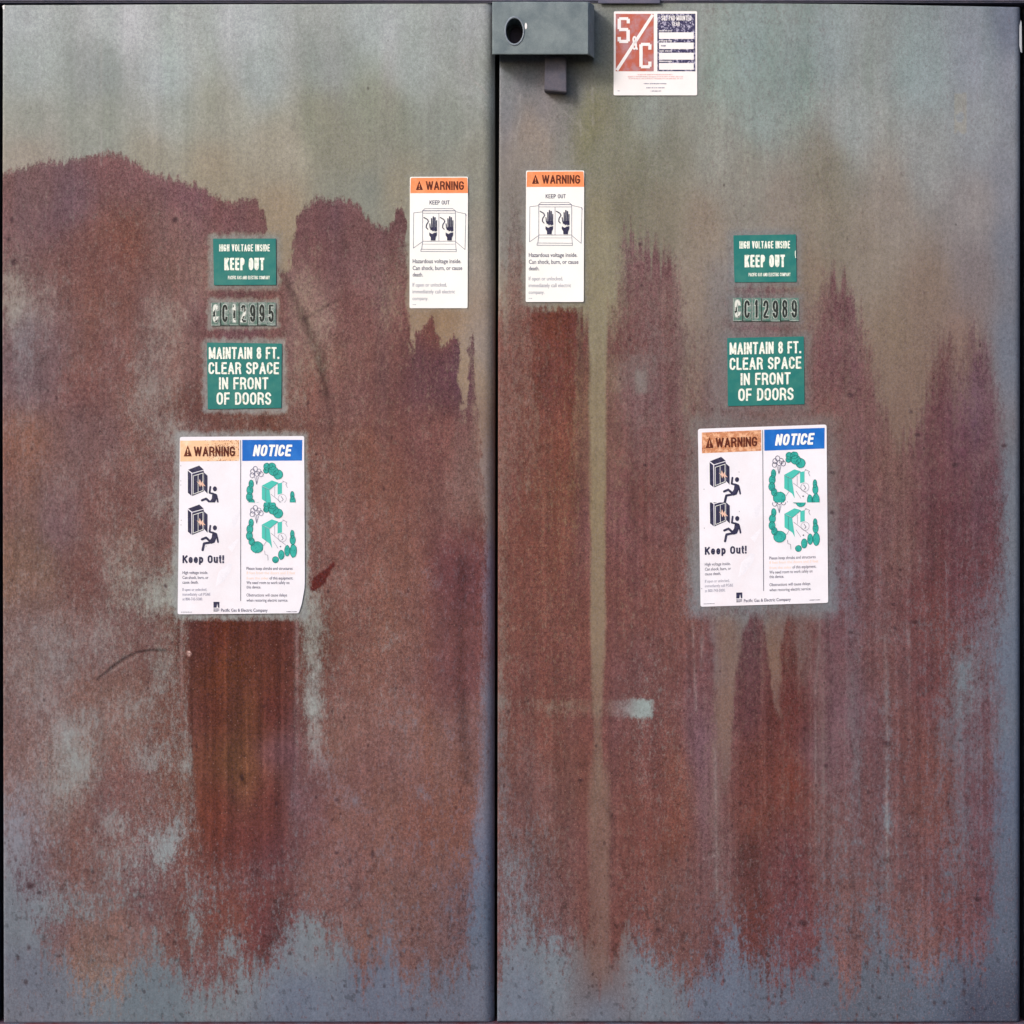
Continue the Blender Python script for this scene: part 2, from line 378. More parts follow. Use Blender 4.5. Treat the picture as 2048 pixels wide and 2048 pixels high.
RUST_L = [(60,400,112,82,86),(140,400,108,80,90),(250,330,116,78,82),(380,400,116,78,86),(480,420,112,74,78),(180,500,118,78,76),(250,490,118,70,62),(250,600,114,74,70),(350,470,128,92,90),(400,560,132,98,94),
 (100,720,112,86,90),(60,760,108,86,94),(150,760,116,76,74),(250,720,122,80,76),(340,720,130,96,92),(310,620,124,92,88),(450,640,110,70,74),(640,430,106,72,80),(650,520,112,74,78),(700,620,118,76,74),(610,590,138,110,108),(620,640,136,106,104),
 (560,620,112,70,70),(800,460,104,70,76),(760,560,118,84,86),(770,700,116,78,78),(850,720,92,58,70),(870,670,112,66,62),(905,720,88,56,72),(860,900,118,74,72),(650,750,124,82,78),(750,950,122,78,70),(680,1100,126,82,76),(800,1150,126,82,74),
 (925,1150,104,58,60),(925,1350,112,66,66),(950,950,124,90,84),(780,1300,126,84,76),(700,1480,126,88,82),(850,1500,128,88,80),(950,1450,122,84,80),
 (60,880,128,84,72),(150,880,116,88,90),(300,950,122,84,80),(230,1020,114,74,70),(130,1050,114,86,90),(180,1150,108,70,70),(240,1130,122,90,84),(60,1130,122,90,76),(60,1300,118,92,88),(300,1280,112,76,74),(200,1270,116,84,82),
 (450,1255,98,46,30),(390,1280,90,48,42),(560,1280,92,48,42),(470,1330,104,54,36),(500,1420,108,62,40),(440,1420,96,50,40),(470,1520,108,66,42),(540,1420,88,44,42),(400,1500,108,62,50),(440,1620,110,56,44),(540,1600,100,52,50),(490,1560,122,74,52),
 (480,1700,106,52,48),(530,1720,98,56,60),(420,1800,108,58,52),(470,1840,118,64,54),(530,1840,106,56,58),(560,1500,112,74,80),(600,1600,112,78,84),(410,1950,112,72,74),(230,1420,126,92,84),(120,1450,122,90,84),(60,1420,118,90,88),
 (250,1600,122,82,80),(100,1600,124,96,92),(180,1700,116,80,78),(300,1780,112,76,78),(120,1740,120,84,80),(220,1960,132,104,94),(250,1880,126,94,88),(60,1770,96,74,84),(650,1750,124,86,84),(720,1650,128,88,82),(850,1650,126,80,70),(850,1800,120,84,80),(750,1850,120,84,80),(920,1850,104,78,80),
 (400,820,104,62,56),(500,830,104,60,50),(480,590,100,64,68),(480,665,110,72,82),(420,880,112,80,80)]
PAINT_R = [(1010,80,120,124,134),(1010,200,126,124,128),(1060,130,104,104,120),(1080,200,120,112,118),(1060,260,150,128,112),(1090,290,146,126,112),(1120,250,132,124,122),(1150,180,112,110,112),(1180,60,120,122,118),(1200,120,132,128,116),(1185,220,124,116,84),(1180,270,126,118,84),
 (1060,310,140,130,120),(1120,310,136,134,124),(1200,300,130,126,108),(1190,450,140,130,104),(1190,620,142,130,102),(1190,800,138,120,88),(1192,1000,138,116,82),(1195,1200,142,120,94),(1195,1350,138,114,92),(1192,1500,132,106,90),(1195,1650,126,98,86),(1200,1850,122,94,84),(1200,1960,112,92,90),
 (1300,230,140,144,136),(1280,320,122,118,98),(1250,400,120,112,92),(1330,420,126,116,98),(1330,320,130,126,110),(1400,60,142,146,140),(1450,130,130,144,136),(1500,100,134,148,146),(1520,230,138,148,144),(1580,150,126,142,136),(1650,100,138,148,148),(1700,250,142,146,144),
 (1420,300,142,140,130),(1500,340,144,138,126),(1400,450,140,124,108),(1390,600,146,128,112),(1385,780,142,124,106),(1440,600,130,122,118),(1435,780,122,116,118),(1560,400,142,130,118),(1655,350,124,116,100),(1650,430,134,122,106),(1620,560,134,116,98),(1600,640,132,112,100),(1740,500,140,126,112),(1780,420,144,132,122),
 (1850,150,132,142,144),(1850,300,142,142,140),(1950,100,128,134,142),(1960,260,138,140,144),(2020,50,104,110,128),(2020,170,124,126,136),(1950,420,140,132,130),(2020,350,126,126,134),(2020,500,114,116,126),(1950,560,126,114,114),(1850,600,132,112,98),(1790,700,136,118,98),(1760,780,132,114,96),(1830,760,132,112,94),(1800,860,126,102,86),(1925,700,136,110,98),(1925,850,116,90,86),
 (2020,700,108,112,124),(2020,1000,108,112,122),(2025,1300,98,106,122),(2025,1600,92,100,118),(2010,1850,92,98,114),(1925,1370,112,120,128),(1980,1250,110,114,126),(1900,1500,106,110,120),(1925,1640,106,106,116),
 (1010,500,130,124,116),(1005,600,146,130,114),(1008,760,150,126,114),(1030,1720,118,120,126),(1030,1800,120,122,130),(1100,1930,124,130,138),(1060,2010,112,118,132),(1200,2020,112,118,132),(1300,1960,114,120,130),(1450,2000,102,108,124),(1600,2010,100,104,118),(1750,1980,100,104,116),(1900,2000,92,98,114),(2010,2000,80,84,100),(1950,2035,78,80,96),(1850,1960,100,106,120),
 (1500,1230,116,110,110),(1450,1280,126,98,84),(1455,1420,128,98,86),(1450,1550,118,90,84),(1545,1320,124,94,78),(1555,1400,116,84,76),(1600,1260,114,92,88),(1410,1300,120,104,112),(1290,1415,150,162,158),(1295,760,134,132,130),(1370,1000,128,120,116),(1680,1150,116,112,122),(1775,1640,116,122,130),(1250,1410,140,124,124)]
RUST_R = [(1030,420,110,88,84),(1030,560,124,78,70),(1030,700,118,72,64),(1110,660,104,56,46),(1110,760,106,60,52),(1110,900,116,68,58),(1080,1050,116,66,56),(1100,1250,116,68,60),(1100,1450,112,66,58),(1080,1600,114,76,70),(1080,1800,108,76,76),(1150,1700,112,72,68),
 (1260,480,108,78,82),(1290,560,114,78,80),(1250,700,108,68,68),(1280,800,114,80,80),(1300,900,110,72,74),(1270,1000,112,66,62),(1240,1000,112,74,78),(1330,1000,116,76,74),(1290,1200,114,68,64),(1350,1200,118,76,70),(1280,1350,112,70,68),(1300,1500,112,66,64),(1300,1650,112,66,62),(1350,1560,120,72,60),(1340,1650,118,68,56),(1250,1800,112,68,62),(1350,1800,112,76,72),(1410,1500,110,80,90),(1420,1600,114,84,90),
 (1405,760,112,80,80),(1510,1300,98,62,66),(1500,1400,98,58,62),(1510,1550,108,58,52),(1500,1640,112,60,48),(1580,1300,96,50,46),(1575,1420,94,44,40),(1580,1560,108,52,42),(1500,1720,90,50,46),(1580,1750,98,52,52),(1450,1700,112,80,82),(1510,1850,104,54,46),(1600,1850,108,62,64),(1650,1350,108,76,84),(1640,1500,108,80,90),(1650,1700,112,76,74),
 (1655,600,104,70,76),(1680,680,106,70,76),(1640,720,110,70,76),(1700,800,112,76,82),(1640,850,116,76,74),(1730,850,112,80,84),(1690,950,112,78,84),(1790,950,120,84,78),(1750,1000,114,78,78),(1885,740,94,60,66),(1900,850,98,62,74),(1960,800,104,74,88),(1870,950,102,64,72),(1890,1020,92,54,62),(1850,1080,96,58,62),(1950,1000,98,62,72),(1810,1100,116,80,74),(1700,1100,104,74,84),
 (1850,1200,102,54,52),(1930,1150,98,56,60),(1750,1250,108,74,76),(1800,1350,112,74,74),(1700,1400,106,78,88),(1860,1350,106,60,60),(1950,1450,102,70,76),(1750,1550,108,74,78),(1850,1500,114,68,64),(1860,1620,112,68,62),(1780,1700,112,78,80),(1900,1750,112,70,72),(1960,1650,100,66,74),(1700,1850,116,80,78),(1830,1900,118,82,80),(1690,1980,120,84,82),(1480,670,112,84,86),(1530,650,108,76,84),(1500,820,112,76,72),(1600,820,110,76,78),(1560,580,112,84,86)]

TOP_L = [(0,345),(40,338),(75,326),(110,322),(150,316),(190,309),(215,303),(235,306),(262,316),(290,334),(310,347),(335,357),(360,359),(385,368),(410,376),(430,390),(445,400),(475,402),(500,399),(515,396),(524,414),(532,450),(537,485),(548,520),(566,540),(578,538),(586,480),(594,440),(605,420),(625,401),(640,395),(660,397),(690,400),(710,408),(725,420),(735,436),(760,450),(778,462),(785,432),(790,414),(800,410),(812,420),(820,440),
 (822,640),(825,730),(829,700),(834,655),(843,663),(852,640),(859,626),(868,640),(876,665),(883,695),(890,688),(898,676),(907,660),(914,680),(919,700),(922,780),(927,860),(934,780),(938,650),(946,655),(952,750),(960,850),(968,960),(976,1100),(1000,1400)]
BOT_L = [(0,1610),(12,1640),(30,1800),(60,1890),(100,1925),(140,1950),(180,1985),(220,2000),(262,1990),(276,1925),(300,1900),(340,1910),(370,1960),(420,1988),(460,1975),(490,1940),(540,1915),(570,1880),(592,1855),(620,1850),(650,1870),(690,1885),(715,1945),(745,1925),(775,1905),(800,1940),(825,1968),(850,1930),(880,1945),(905,1968),(930,1930),(945,1905),(1000,1890)]
TOP_R = [(990,620),(1004,700),(1012,560),(1020,440),(1030,385),(1040,380),(1050,430),(1054,600),(1164,600),(1168,640),(1176,640),(1212,640),(1218,610),(1221,600),(1226,570),(1230,650),(1234,700),(1238,560),(1243,462),(1255,452),(1270,460),(1282,482),(1300,498),(1320,505),(1335,520),(1350,530),(1362,548),(1370,640),(1376,840),(1385,870),(1393,840),(1400,660),(1406,620),(1412,700),(1420,790),(1432,850),(1452,850),(1456,640),(1470,560),(1596,560),(1606,790),(1614,720),(1628,640),(1640,575),(1648,540),(1655,522),(1664,545),(1672,566),(1685,558),(1700,572),(1715,600),(1725,640),(1735,690),(1745,722),(1752,765),(1765,805),(1775,850),(1790,880),(1806,900),(1822,880),(1835,850),(1850,800),(1858,760),(1870,716),(1878,664),(1885,652),(1892,668),(1905,690),(1912,760),(1920,850),(1926,880),(1932,760),(1938,660),(1946,624),(1954,676),(1965,680),(1980,730),(1990,770),(2002,830),(2012,1000),(2050,2100)]
BOT_R = [(990,1960),(1001,1990),(1008,1900),(1015,1840),(1035,1835),(1060,1855),(1090,1880),(1130,1872),(1170,1895),(1185,1960),(1205,1975),(1222,1950),(1232,1880),(1262,1862),(1285,1900),(1310,1935),(1370,1960),(1410,1955),(1440,1935),(1470,1895),(1490,1900),(1520,1935),(1560,1958),(1600,1935),(1640,1895),(1658,1900),(1672,1960),(1682,1990),(1704,2000),(1712,1980),(1720,1900),(1760,1885),(1800,1910),(1830,1950),(1870,1938),(1890,1890),(1920,1905),(1960,1915),(1975,1890),(2050,1860)]
# bare paint showing through: x, y, rx, ry, strength, tilt
PATCH_L = [(25,600,26,70,.9,0),(52,680,22,90,.7,0),(100,600,40,60,.35,0),(310,1195,42,42,.8,0),(342,1170,20,60,.5,0),(330,870,30,60,.6,0),(330,1015,32,26,.55,0),(240,1150,40,60,.3,0),
 (110,1340,75,45,.55,.3),(150,1540,48,62,.8,-.5),(130,1480,40,40,.5,0),(225,1640,26,30,.65,0),(340,1690,22,58,.95,-.45),(305,1675,34,30,.5,0),(378,1515,15,36,.6,0),(295,1520,28,28,.5,0),(270,1420,45,40,.4,0),(175,1440,35,30,.45,0),(322,1350,20,50,.5,0),
 (628,1235,20,60,.8,0),(628,1330,17,60,.75,0),(628,1410,16,30,.95,0),(632,1470,18,50,.45,0),(660,1545,30,40,.4,0),(705,1600,26,20,.5,0),(850,1590,22,20,.35,0),
 (130,1810,75,36,.6,0),(48,1840,40,55,.75,0),(60,1700,45,100,.45,0),(28,1690,20,90,.7,0),(388,1850,15,62,.8,0),(462,1890,26,28,.8,0),(490,1735,30,36,.45,0),(230,1740,40,60,.35,0),(620,1860,30,40,.6,0),(60,1590,40,60,.3,0),(110,1270,90,50,.35,0),(300,720,40,60,.35,0),(330,650,40,50,.35,0),(320,780,40,30,.4,0),(610,580,22,60,.4,-.3),(640,680,26,60,.3,0),(600,760,26,80,.25,0),(780,600,26,60,.35,0),(800,500,20,30,.3,0),(610,1060,18,80,.4,0),(125,960,50,40,.3,0),(280,810,30,70,.35,0)]
PATCH_R = [(1930,1360,34,80,.65,0),(1905,1470,30,60,.5,0),(1985,1270,30,120,.5,0),(1925,1640,24,80,.45,0),(1955,1520,20,60,.3,0),(1775,1640,9,22,.75,0),(1030,1740,34,60,.55,0),(1045,1820,34,40,.5,0),(1005,1500,16,200,.35,0),(1005,1200,10,300,.3,0),(1284,1415,18,14,1.0,0),(1258,1412,22,16,.6,0),(1120,1415,80,16,.3,0),(1282,762,12,22,.6,0),(1250,755,30,30,.2,0),(1300,720,40,26,.25,0),
 (1640,1500,14,300,.35,0),(1708,1450,12,260,.35,0),(1775,1480,10,200,.4,0),(1435,1450,10,180,.3,0),(1435,1650,16,220,.4,0),(1672,1750,14,180,.3,0),(1760,1800,26,120,.4,0),(1900,1750,22,90,.4,0),(1600,1270,20,60,.35,0),(1690,900,14,200,.25,0),(1630,1150,16,120,.35,0),(1700,1150,16,100,.3,0),(1085,1690,40,60,.25,0),(1460,1860,26,60,.45,0),(1550,1910,20,40,.3,0),(1650,1880,14,60,.5,0),(1740,1850,20,60,.4,0),(1400,1080,26,130,.5,0)]
# signs (x0, y0, x1, y1, clear border, strength)
SIGNS = [(820,354,936,617,7,.9),(1052,342,1168,605,7,.9),(426,477,552,570,10,.9),(422,604,552,652,8,.8),(414,685,564,818,9,.9),(357,873,607,1229,10,.95),
 (1467,469,1593,564,10,.7),(1465,595,1598,643,9,.7),(1454,673,1609,812,12,.8),(1397,850,1656,1213,20,.95),(1228,23,1394,191,6,.5)]
SPOTS = [(24,440,4,8),(18,478,5,5),(27,524,7,8),(350,440,7,6),(331,1172,4,4),(60,1772,10,6),(78,1786,6,5),(58,1895,4,5),(36,1916,4,6),(674,1600,6,4),(580,1907,4,4),(52,1964,5,6),(745,1708,4,10),(700,1722,3,9),(673,1706,5,4),(590,1790,4,3),(480,1870,4,4),(484,1400+155,4,7),
 (1829,1244,9,4),(1772,1486,9,5),(1652,1531,5,4),(1818,1480,4,3),(1921,1481,6,3),(1903,1522,5,3),(1786,1208,5,3),(1700,790,7,5),(1835,870,5,4),(1822,824,4,4),(2008,891,6,4),(1955,1798,9,5),(1790,1256,4,4),(1848,1390,3,4),(1702,1265,6,4),(1911,930,6,4),(1720,970,5,3),(1664,945,5,4),(1664,1025,5,4),(1606,1845,8,6),(1580,1848,5,6),(1317,1860,5,6),(1162,1560,6,4),(1652,1968,6,5),(1929,1962,4,10),(1928,1985,4,9),(1928,1945,3,6),(1885,1960,3,8),(1869,2006,4,5),(1889,2005,4,5),(1290,930,4,3),(1265,1425+100,3,3),(1800,1140,4,3),(1280,488,4,4),(1283,571,4,3),(1260,680,3,3)]
DARKL = [([(195,1359),(212,1345),(230,1329),(250,1315),(275,1304),(300,1300),(330,1300)],2.6,1.0),([(560,540),(600,620),(640,700),(650,790)],9,.35),([(600,620),(650,760),(665,860)],7,.28),([(560,1808),(545,1870),(520,1915)],15,.4),([(925,1120),(922,1400),(932,1560)],11,.35),([(482,1548),(492,1568)],5,.5),
 ([(1205,1600),(1225,1640)],5,.35),([(1215,1750),(1232,1755)],3,.3),([(1655,1230),(1665,1410)],4,.2),([(600,640),(640,620),(690,590)],4,.25),([(640,1830),(690,1810),(780,1690)],4,.2),([(1552,1695),(1566,1705)],3,.4)]
PALEL = [([(202,90),(202,330)],2.5,.35),([(925,120),(945,160),(960,172),(975,190)],2,.6),([(960,210),(975,228),(985,215)],2,.35),([(1040,188),(1042,225),(1032,270),(1030,295)],2,.4),([(1184,150),(1186,250)],2.5,.4),([(1160,240),(1162,270)],2,.35),([(1030,470),(1028,520)],2,.2),([(1385,1240),(1392,1420)],2.5,.35),([(1630,1350),(1632,1700)],2.5,.3),([(1772,1490),(1776,1800)],2.5,.35),([(1770,1270),(1775,1480)],2.5,.25),([(1818,1250),(1820,1480)],2,.2),
 ([(1430,1480),(1434,1800)],3,.3),([(1410,1718),(1438,1708)],3,.45),([(1752,1285),(1783,1262)],2,.3),([(1100,250),(1095,330)],2,.2),([(1130,225),(1180,270)],2,.25),([(1640,1250),(1630,1400)],2,.25),([(220,1345),(262,1318)],2,.3),([(370,1500),(370,1700)],2.5,.15),([(1405,1250),(1403,1330)],3,.35)]
def seg_dist(X, Y, pts):
    d = np.full(X.shape, 1e9)
    for (x0, y0), (x1, y1) in zip(pts[:-1], pts[1:]):
        vx, vy = x1-x0, y1-y0; L2 = vx*vx+vy*vy
        t = np.clip(((X-x0)*vx+(Y-y0)*vy)/L2, 0, 1)
        d = np.minimum(d, np.hypot(X-(x0+t*vx), Y-(y0+t*vy)))
    return d
def xy(L): return [p[0] for p in L], [p[1] for p in L]

def weather(X, Y, side):
    warpx = (vn(X, Y, 60, 80, 3, 2)-.5)*16; warpy = (vn(X, Y, 70, 60, 4, 2)-.5)*16
    Xw, Yw = X+warpx, Y+warpy
    PT, RS, TB, BB, PA = (PAINT_L, RUST_L, TOP_L, BOT_L, PATCH_L) if side == 'L' else (PAINT_R, RUST_R, TOP_R, BOT_R, PATCH_R)
    sx, sy = (1.0, 1.25) if side == 'L' else (.8, 1.6)
    paint = shepard(Xw, Yw, PT, sx, sy); rust = shepard(Xw, Yw, RS, sx, sy)
    Xj = X+(vn(X, Y, 9, 30, 1)-.5)*9+(vn(X, Y, 5, 11, 2)-.5)*7
    rag = (vn(X, Y, 5, 3000, 5, 3)-.5)*(20 if side == 'L' else 125)
    ytop = np.interp(Xj, *xy(TB))+rag; Xb = X+(vn(X, Y, 26, 80, 2)-.5)*22; hb = 9 if side == 'L' else 16; ybot = sum(np.interp(Xb+o_*hb, *xy(BB)) for o_ in (-1, -.6, -.2, .2, .6, 1))/6+(vn(X, Y, 6, 500, 4, 2)-.5)*90+12
    hw = 5.0 if side == 'L' else 18.0
    ct = 0
    for o_ in (-1, -.5, 0, .5, 1): ct = ct+np.clip(.5+(Y-rag-np.interp(Xj+o_*hw, *xy(TB)))/(30 if side == 'L' else 60), -.2, 1.0)/5
    ex = np.interp(Y, [300, 600, 900, 1100, 1500, 1700, 1900], [1000, 942, 958, 974, 968, 950, 938]) if side == 'L' else np.interp(Y, [600, 1000, 1400, 1600, 1850], [2020, 2012, 2002, 1996, 1984])
    ed = .5+(ex-X+(vn(X, Y, 14, 40, 3, 2)-.5)*16)/(34.0 if side == 'L' else 50.0)
    cov = np.minimum(np.minimum(ct, ed), .5+(ybot-Y)/115)
    cov = np.minimum(cov, .96)
    if side == 'R':     # soft onsets of rust
        soft = sst(X, 1000, 1030)*(1-sst(X, 1045, 1060))
        cov = np.where((X < 1053) & (Y < 640), np.minimum(cov, .25+(Y-380)/420), cov)
        sl = np.interp(Y, [600, 700, 1250, 1350, 1450, 1560], [1176, 1179, 1182, 1183, 1185, 1187]); sr = np.interp(Y, [600, 700, 1250, 1350, 1450, 1560], [1218, 1212, 1210, 1207, 1205, 1203])
        jx = (vn(X, Y, 6, 70, 2, 2)-.5)*7; run = sst(X+jx, sl-5, sl+5)*(1-sst(X+jx, sr-5, sr+5))*sst(Y, 590, 640)*(1-.55*sst(Y, 1250, 1450))*(1-sst(Y, 1500, 1640))
        low = sst(X, 1168, 1188)*(1-sst(X, 1208, 1230))*sst(Y, 1480, 1600)*(1-sst(Y, 1920, 1990))
        cov = cov-.98*run-low*(.52+.35*(vn(X, Y, 12, 120, 3, 2)-.5))
        stripe_c = np.stack([np.interp(Y, [600, 1000, 1500, 1900], c_) for c_ in ([142, 136, 132, 126], [130, 118, 104, 95], [104, 92, 88, 86])], -1)
        kk = (np.maximum(run, low)*.8)[..., None]; paint = paint*(1-kk)+stripe_c*kk
    # mottling
    m1 = vn(X, Y, 46, 60, 1, 3); m2 = vn(X, Y, 14, 22, 5, 2)
    mot = (1.0 if side == 'L' else .7)
    cov = cov-mot*.5*np.clip(m1-.52, 0, 1)*sst(Y, 420, 640)
    cov = cov-.25*np.clip(m2-.6, 0, 1)
    reg = (1-sst(X, 380, 620))*sst(Y, 1000, 1250)+sst(Y, 1600, 1850) if side == 'L' else sst(X, 1800, 1950)*sst(Y, 1150, 1400)+.8*sst(Y, 1650, 1880)
    cov = cov-reg*.27*np.clip(vn(X, Y, 60, 90, 2, 3)-.38, 0, 1)
    streak = vn(X, Y, 7, 420, 2, 3); streak2 = vn(X, Y, 22, 700, 4, 2)
    if side == 'R': cov = cov-.9*np.clip(streak-.6, 0, 1)*sst(Y, 900, 1250)*sst(X, 1380, 1450)
    for (x, y, rx, ry, s, tl) in PA:
        c, sn = math.cos(tl), math.sin(tl)
        dx, dy = Xw-x, Yw-y
        u = (dx*c-dy*sn)/rx; v = (dx*sn+dy*c)/ry
        cov = cov-s*(.36+.65*m2)*np.exp(-(u*u+v*v)**1.0*1.05)
    # paint kept clean round the signs; streaks below them
    for (x0, y0, x1, y1, bw, st) in SIGNS:
        dx = np.maximum(np.maximum(x0-X, X-x1), 0); dy = np.maximum(np.maximum(y0-Y, Y-y1), 0)
        d = np.hypot(dx, dy)+(vn(X, Y, 9, 9, 1)-.5)*7
        h = (1-sst(d, bw*.25, bw*1.7))*st
        cov = cov-h*.72*(cov > 0)
        grey = np.array([136, 140, 138]) if x0 < 1000 else np.array([122, 126, 130])
        k = np.exp(-(d/(bw*1.1))**2)*.75*st*(0.35 if y0 < 360 else 1)
        paint = paint*(1-k[..., None])+grey*k[..., None]
    paint = paint*(1+((streak-.5)*.07+(vn(X, Y, 90, 130, 0, 3)-.5)*.10)[..., None])
    # greenish and bluish films drifting over the paint
    paint = paint+sst(Y, 1750, 1900)[..., None]*np.array([0, 1, 1])
    if side == 'L': paint = paint+(sst(Y, 450, 600)*(1-sst(Y, 1650, 1850)))[..., None]*np.array([7, 2, 3])
    gl = paint.mean(-1, keepdims=True)
    up = (1-sst(Y, 180, 420))[..., None]
    paint = gl+(paint-gl)*(.97-.1*up)+up*(np.array([12, 12, 11]) if side == 'L' else np.array([9, 10, 9]))+(1-up)*(1-sst(Y, 1500, 1800))[..., None]*np.array([5, 5, 5])
    if side == 'R':
        cr = (sst(Y, 1900, 2030)*sst(X, 1400, 1900))[..., None]; paint = paint-cr*8
    if side == 'R':      # the film above the rust fingers is already brown
        br = (sst(Y, 520, 800)*(1-sst(Y, 1000, 1200))*sst(X, 1216, 1260)*(1-sst(X, 1960, 2010)))[..., None]
        paint = paint*(1-.45*br)+np.array([124, 96, 88])*.45*br
    rl = rust.mean(-1, keepdims=True)
    rust = rl*1.0+(rust-rl)*.88+(np.array([6, 2, -1]) if side == 'L' else np.array([6, 2, 1]))
    f1 = (vn(X, Y, 40, 240, 5, 2)-.5)*sst(-Y, -420, -100)
    paint = paint+f1[..., None]*np.array([-16, -8, -14])+((vn(X, Y, 28, 60, 1, 3)-.5)*(1-sst(Y, 300, 600))*14)[..., None]
    hue = (vn(X, Y, 55, 90, 3, 2)-.5)
    rust = rust*(1+((streak-.5)*(.24 if side == 'R' else .09)+(m1-.5)*.14+(m2-.5)*.12)[..., None])
    rust = rust+hue[..., None]*np.array([2, 1, -5])+(streak2-.5)[..., None]*np.array([6, -2, -6])
    # rusty wash inside the dark columns below the two large stickers
    if side == 'L':
        wob = (vn(X, Y, 40, 60, 2, 2)-.5)*sst(Y, 1300, 1500)*10
        inn = sst(X+wob, 356+np.interp(Y, [1450, 1800], [0, 14]), 378+np.interp(Y, [1450, 1800], [6, 50]))*(1-sst(X+wob, 582-sst(Y, 1500, 1850)*30, 608))*sst(Y, 1234, 1246)*(1-sst(Y, 1640, 1960))
        cov = np.maximum(cov, inn*1.15)
        st = vn(X, Y, 6, 300, 3, 3)
        rust = rust*(1+(inn*(st-.5)*.42)[..., None]); rust = rust+(inn*(1-sst(Y, 1600, 1850)))[..., None]*np.array([-4, -1, 1])
        edge = np.exp(-((X-363)/3.0)**2)+np.exp(-((X-594)/3.5)**2)
        rust = rust+(edge*sst(Y, 1236, 1250)*(1-sst(Y, 1330, 1480)))[..., None]*np.array([36, 42, 46])
    else:
        wob = (vn(X, Y, 30, 50, 2, 2)-.5)*sst(Y, 640, 760)*20
        inn = sst(X+wob, 1054, 1066+sst(Y, 640, 1000)*20)*(1-sst(X+wob, 1150-sst(Y, 640, 1000)*20, 1168))*sst(Y, 616, 628)*(1-sst(Y, 900, 1300))
        cov = np.maximum(cov, inn*1.1)
        # tan wedges running down under the large sticker
        w = sst(Y, 1222, 1245)*(1-sst(Y, 1500, 1640))
        wl_ = np.interp(Y, [1230, 1300, 1420, 1530, 1640], [1418, 1428, 1433, 1442, 1448]); wr_ = np.interp(Y, [1230, 1262, 1300, 1420, 1530, 1640], [1500, 1486, 1478, 1465, 1459, 1452])
        Xq = X+(vn(X, Y, 5, 26, 3, 2)-.5)*13; w = w*np.clip(1.15-1.2*np.clip(vn(X, Y, 7, 400, 1, 2)-.45, 0, 1), 0, 1)
        wedge = sst(Xq, wl_-8, wl_+8)*(1-sst(Xq, wr_-7, wr_+7))*w
        wl2 = np.interp(Y, [1230, 1300, 1400, 1450], [1524, 1536, 1549, 1556]); wr2 = np.interp(Y, [1230, 1300, 1400, 1450], [1570, 1562, 1560, 1557])
        wedge2 = sst(Xq, wl2-5, wl2+5)*(1-sst(Xq, wr2-5, wr2+5))*sst(Y, 1222, 1245)*(1-sst(Y, 1400, 1470))
        wedge3 = (1-sst(X, 1606, 1630))*sst(X, 1588, 1600)*sst(Y, 1222, 1240)*(1-sst(Y, 1300, 1420))
        cov = cov-.95*wedge-.9*wedge2-.35*wedge3
        # old tape mark and a rubbed band
        tape = ((X > 1908) & (X < 1934) & (Y > 186) & (Y < 274))*(vn(X, Y, 14, 20, 2, 2) > .38)
        paint = paint+tape[..., None]*np.array([7, 2, -7])
        Yj = Y+(vn(X, Y, 6, 9, 2, 2)-.5)*7; band = sst(Yj, 1396, 1402)*(1-sst(Yj, 1430, 1440))*(.55+.7*vn(X, Y, 8, 8, 4, 2))*(.10*sst(X, 1050, 1110)+.14*sst(X, 1200, 1230)+.45*sst(X, 1240, 1282))*(1-sst(X+(vn(X, Y, 7, 7, 1, 2)-.5)*14, 1300, 1311))
        band = band+((Y > 708) & (Y < 785) & (X > 1215) & (X < 1312))*.10+.5*sst(X, 1268, 1276)*(1-sst(X, 1290, 1298))*sst(Y, 735, 745)*(1-sst(Y, 782, 792))
        cov = cov-band
    lum = np.ones(X.shape)
    for pts, w, s in DARKL: lum = lum*(1-s*.55*(.35+1.1*m1)*np.exp(-(seg_dist(X+(m2-.5)*6, Y, pts)/w)**2))
    pale = np.zeros(X.shape)
    for pts, w, s in PALEL: pale = np.maximum(pale, s*np.exp(-(seg_dist(X, Y, pts)/w)**2)*(.4+.6*(vn(X, Y, 9, 26, 1) > .4)))
    spot = np.zeros(X.shape)
    for (x, y, rx, ry) in SPOTS:
        spot = np.maximum(spot, np.exp(-((((X-x)/rx)**2+((Y-y)/ry)**2)*1.1)**2)*.62)
    # rubbed dark flecks by the right door's scratches
    flk = (vn(X, Y, 9, 12, 4, 2) > .78)*sst(Y, 1500, 1850)*.5
    if side == 'L':      # torn dark gash beside the large sticker
        u = ((X-672)*-.65+(Y-1122)*.76); v = ((X-672)*.76+(Y-1122)*.65)+(vn(X, Y, 8, 8, 2)-.5)*4
        gash = sst(u, 0, 6)*(1-sst(u, 74, 82))*(1-sst(np.abs(v), np.minimum(.20*u, .34*(86-u)), np.minimum(.20*u, .34*(86-u))+3))
        rust = rust*(1-gash[..., None])+np.array([92, 40, 36])*gash[..., None]; cov = np.maximum(cov, gash*1.1)
        pin = np.exp(-((np.hypot(X-378, (Y-1307)*.8)-2.6)/1.5)**2)
        rust = rust*(1-pin[..., None])+np.array([230, 190, 180])*pin[..., None]
    rust = rust*lum[..., None]; paint = paint*(1-(1-lum)*.6)[..., None]
    for arr in (paint, rust):
        arr[...] = arr*(1-pale[..., None])+np.array([178, 170, 165])*pale[..., None]
        arr[...] = arr*(1-spot[..., None])+np.array([56, 40, 44])*spot[..., None]
        arr[...] = arr*(1-(flk*.35)[..., None])
    amp = np.full(X.shape, .55)
    amp = amp+.10*(1-sst(Y-ytop, 10, 40))+.45*sst(Y, 1500, 1800)+.15*sst(Y, 500, 900)
    amp = amp*(1-.75*sst(X, 1150, 1166)*(1-sst(X, 1220, 1244)))
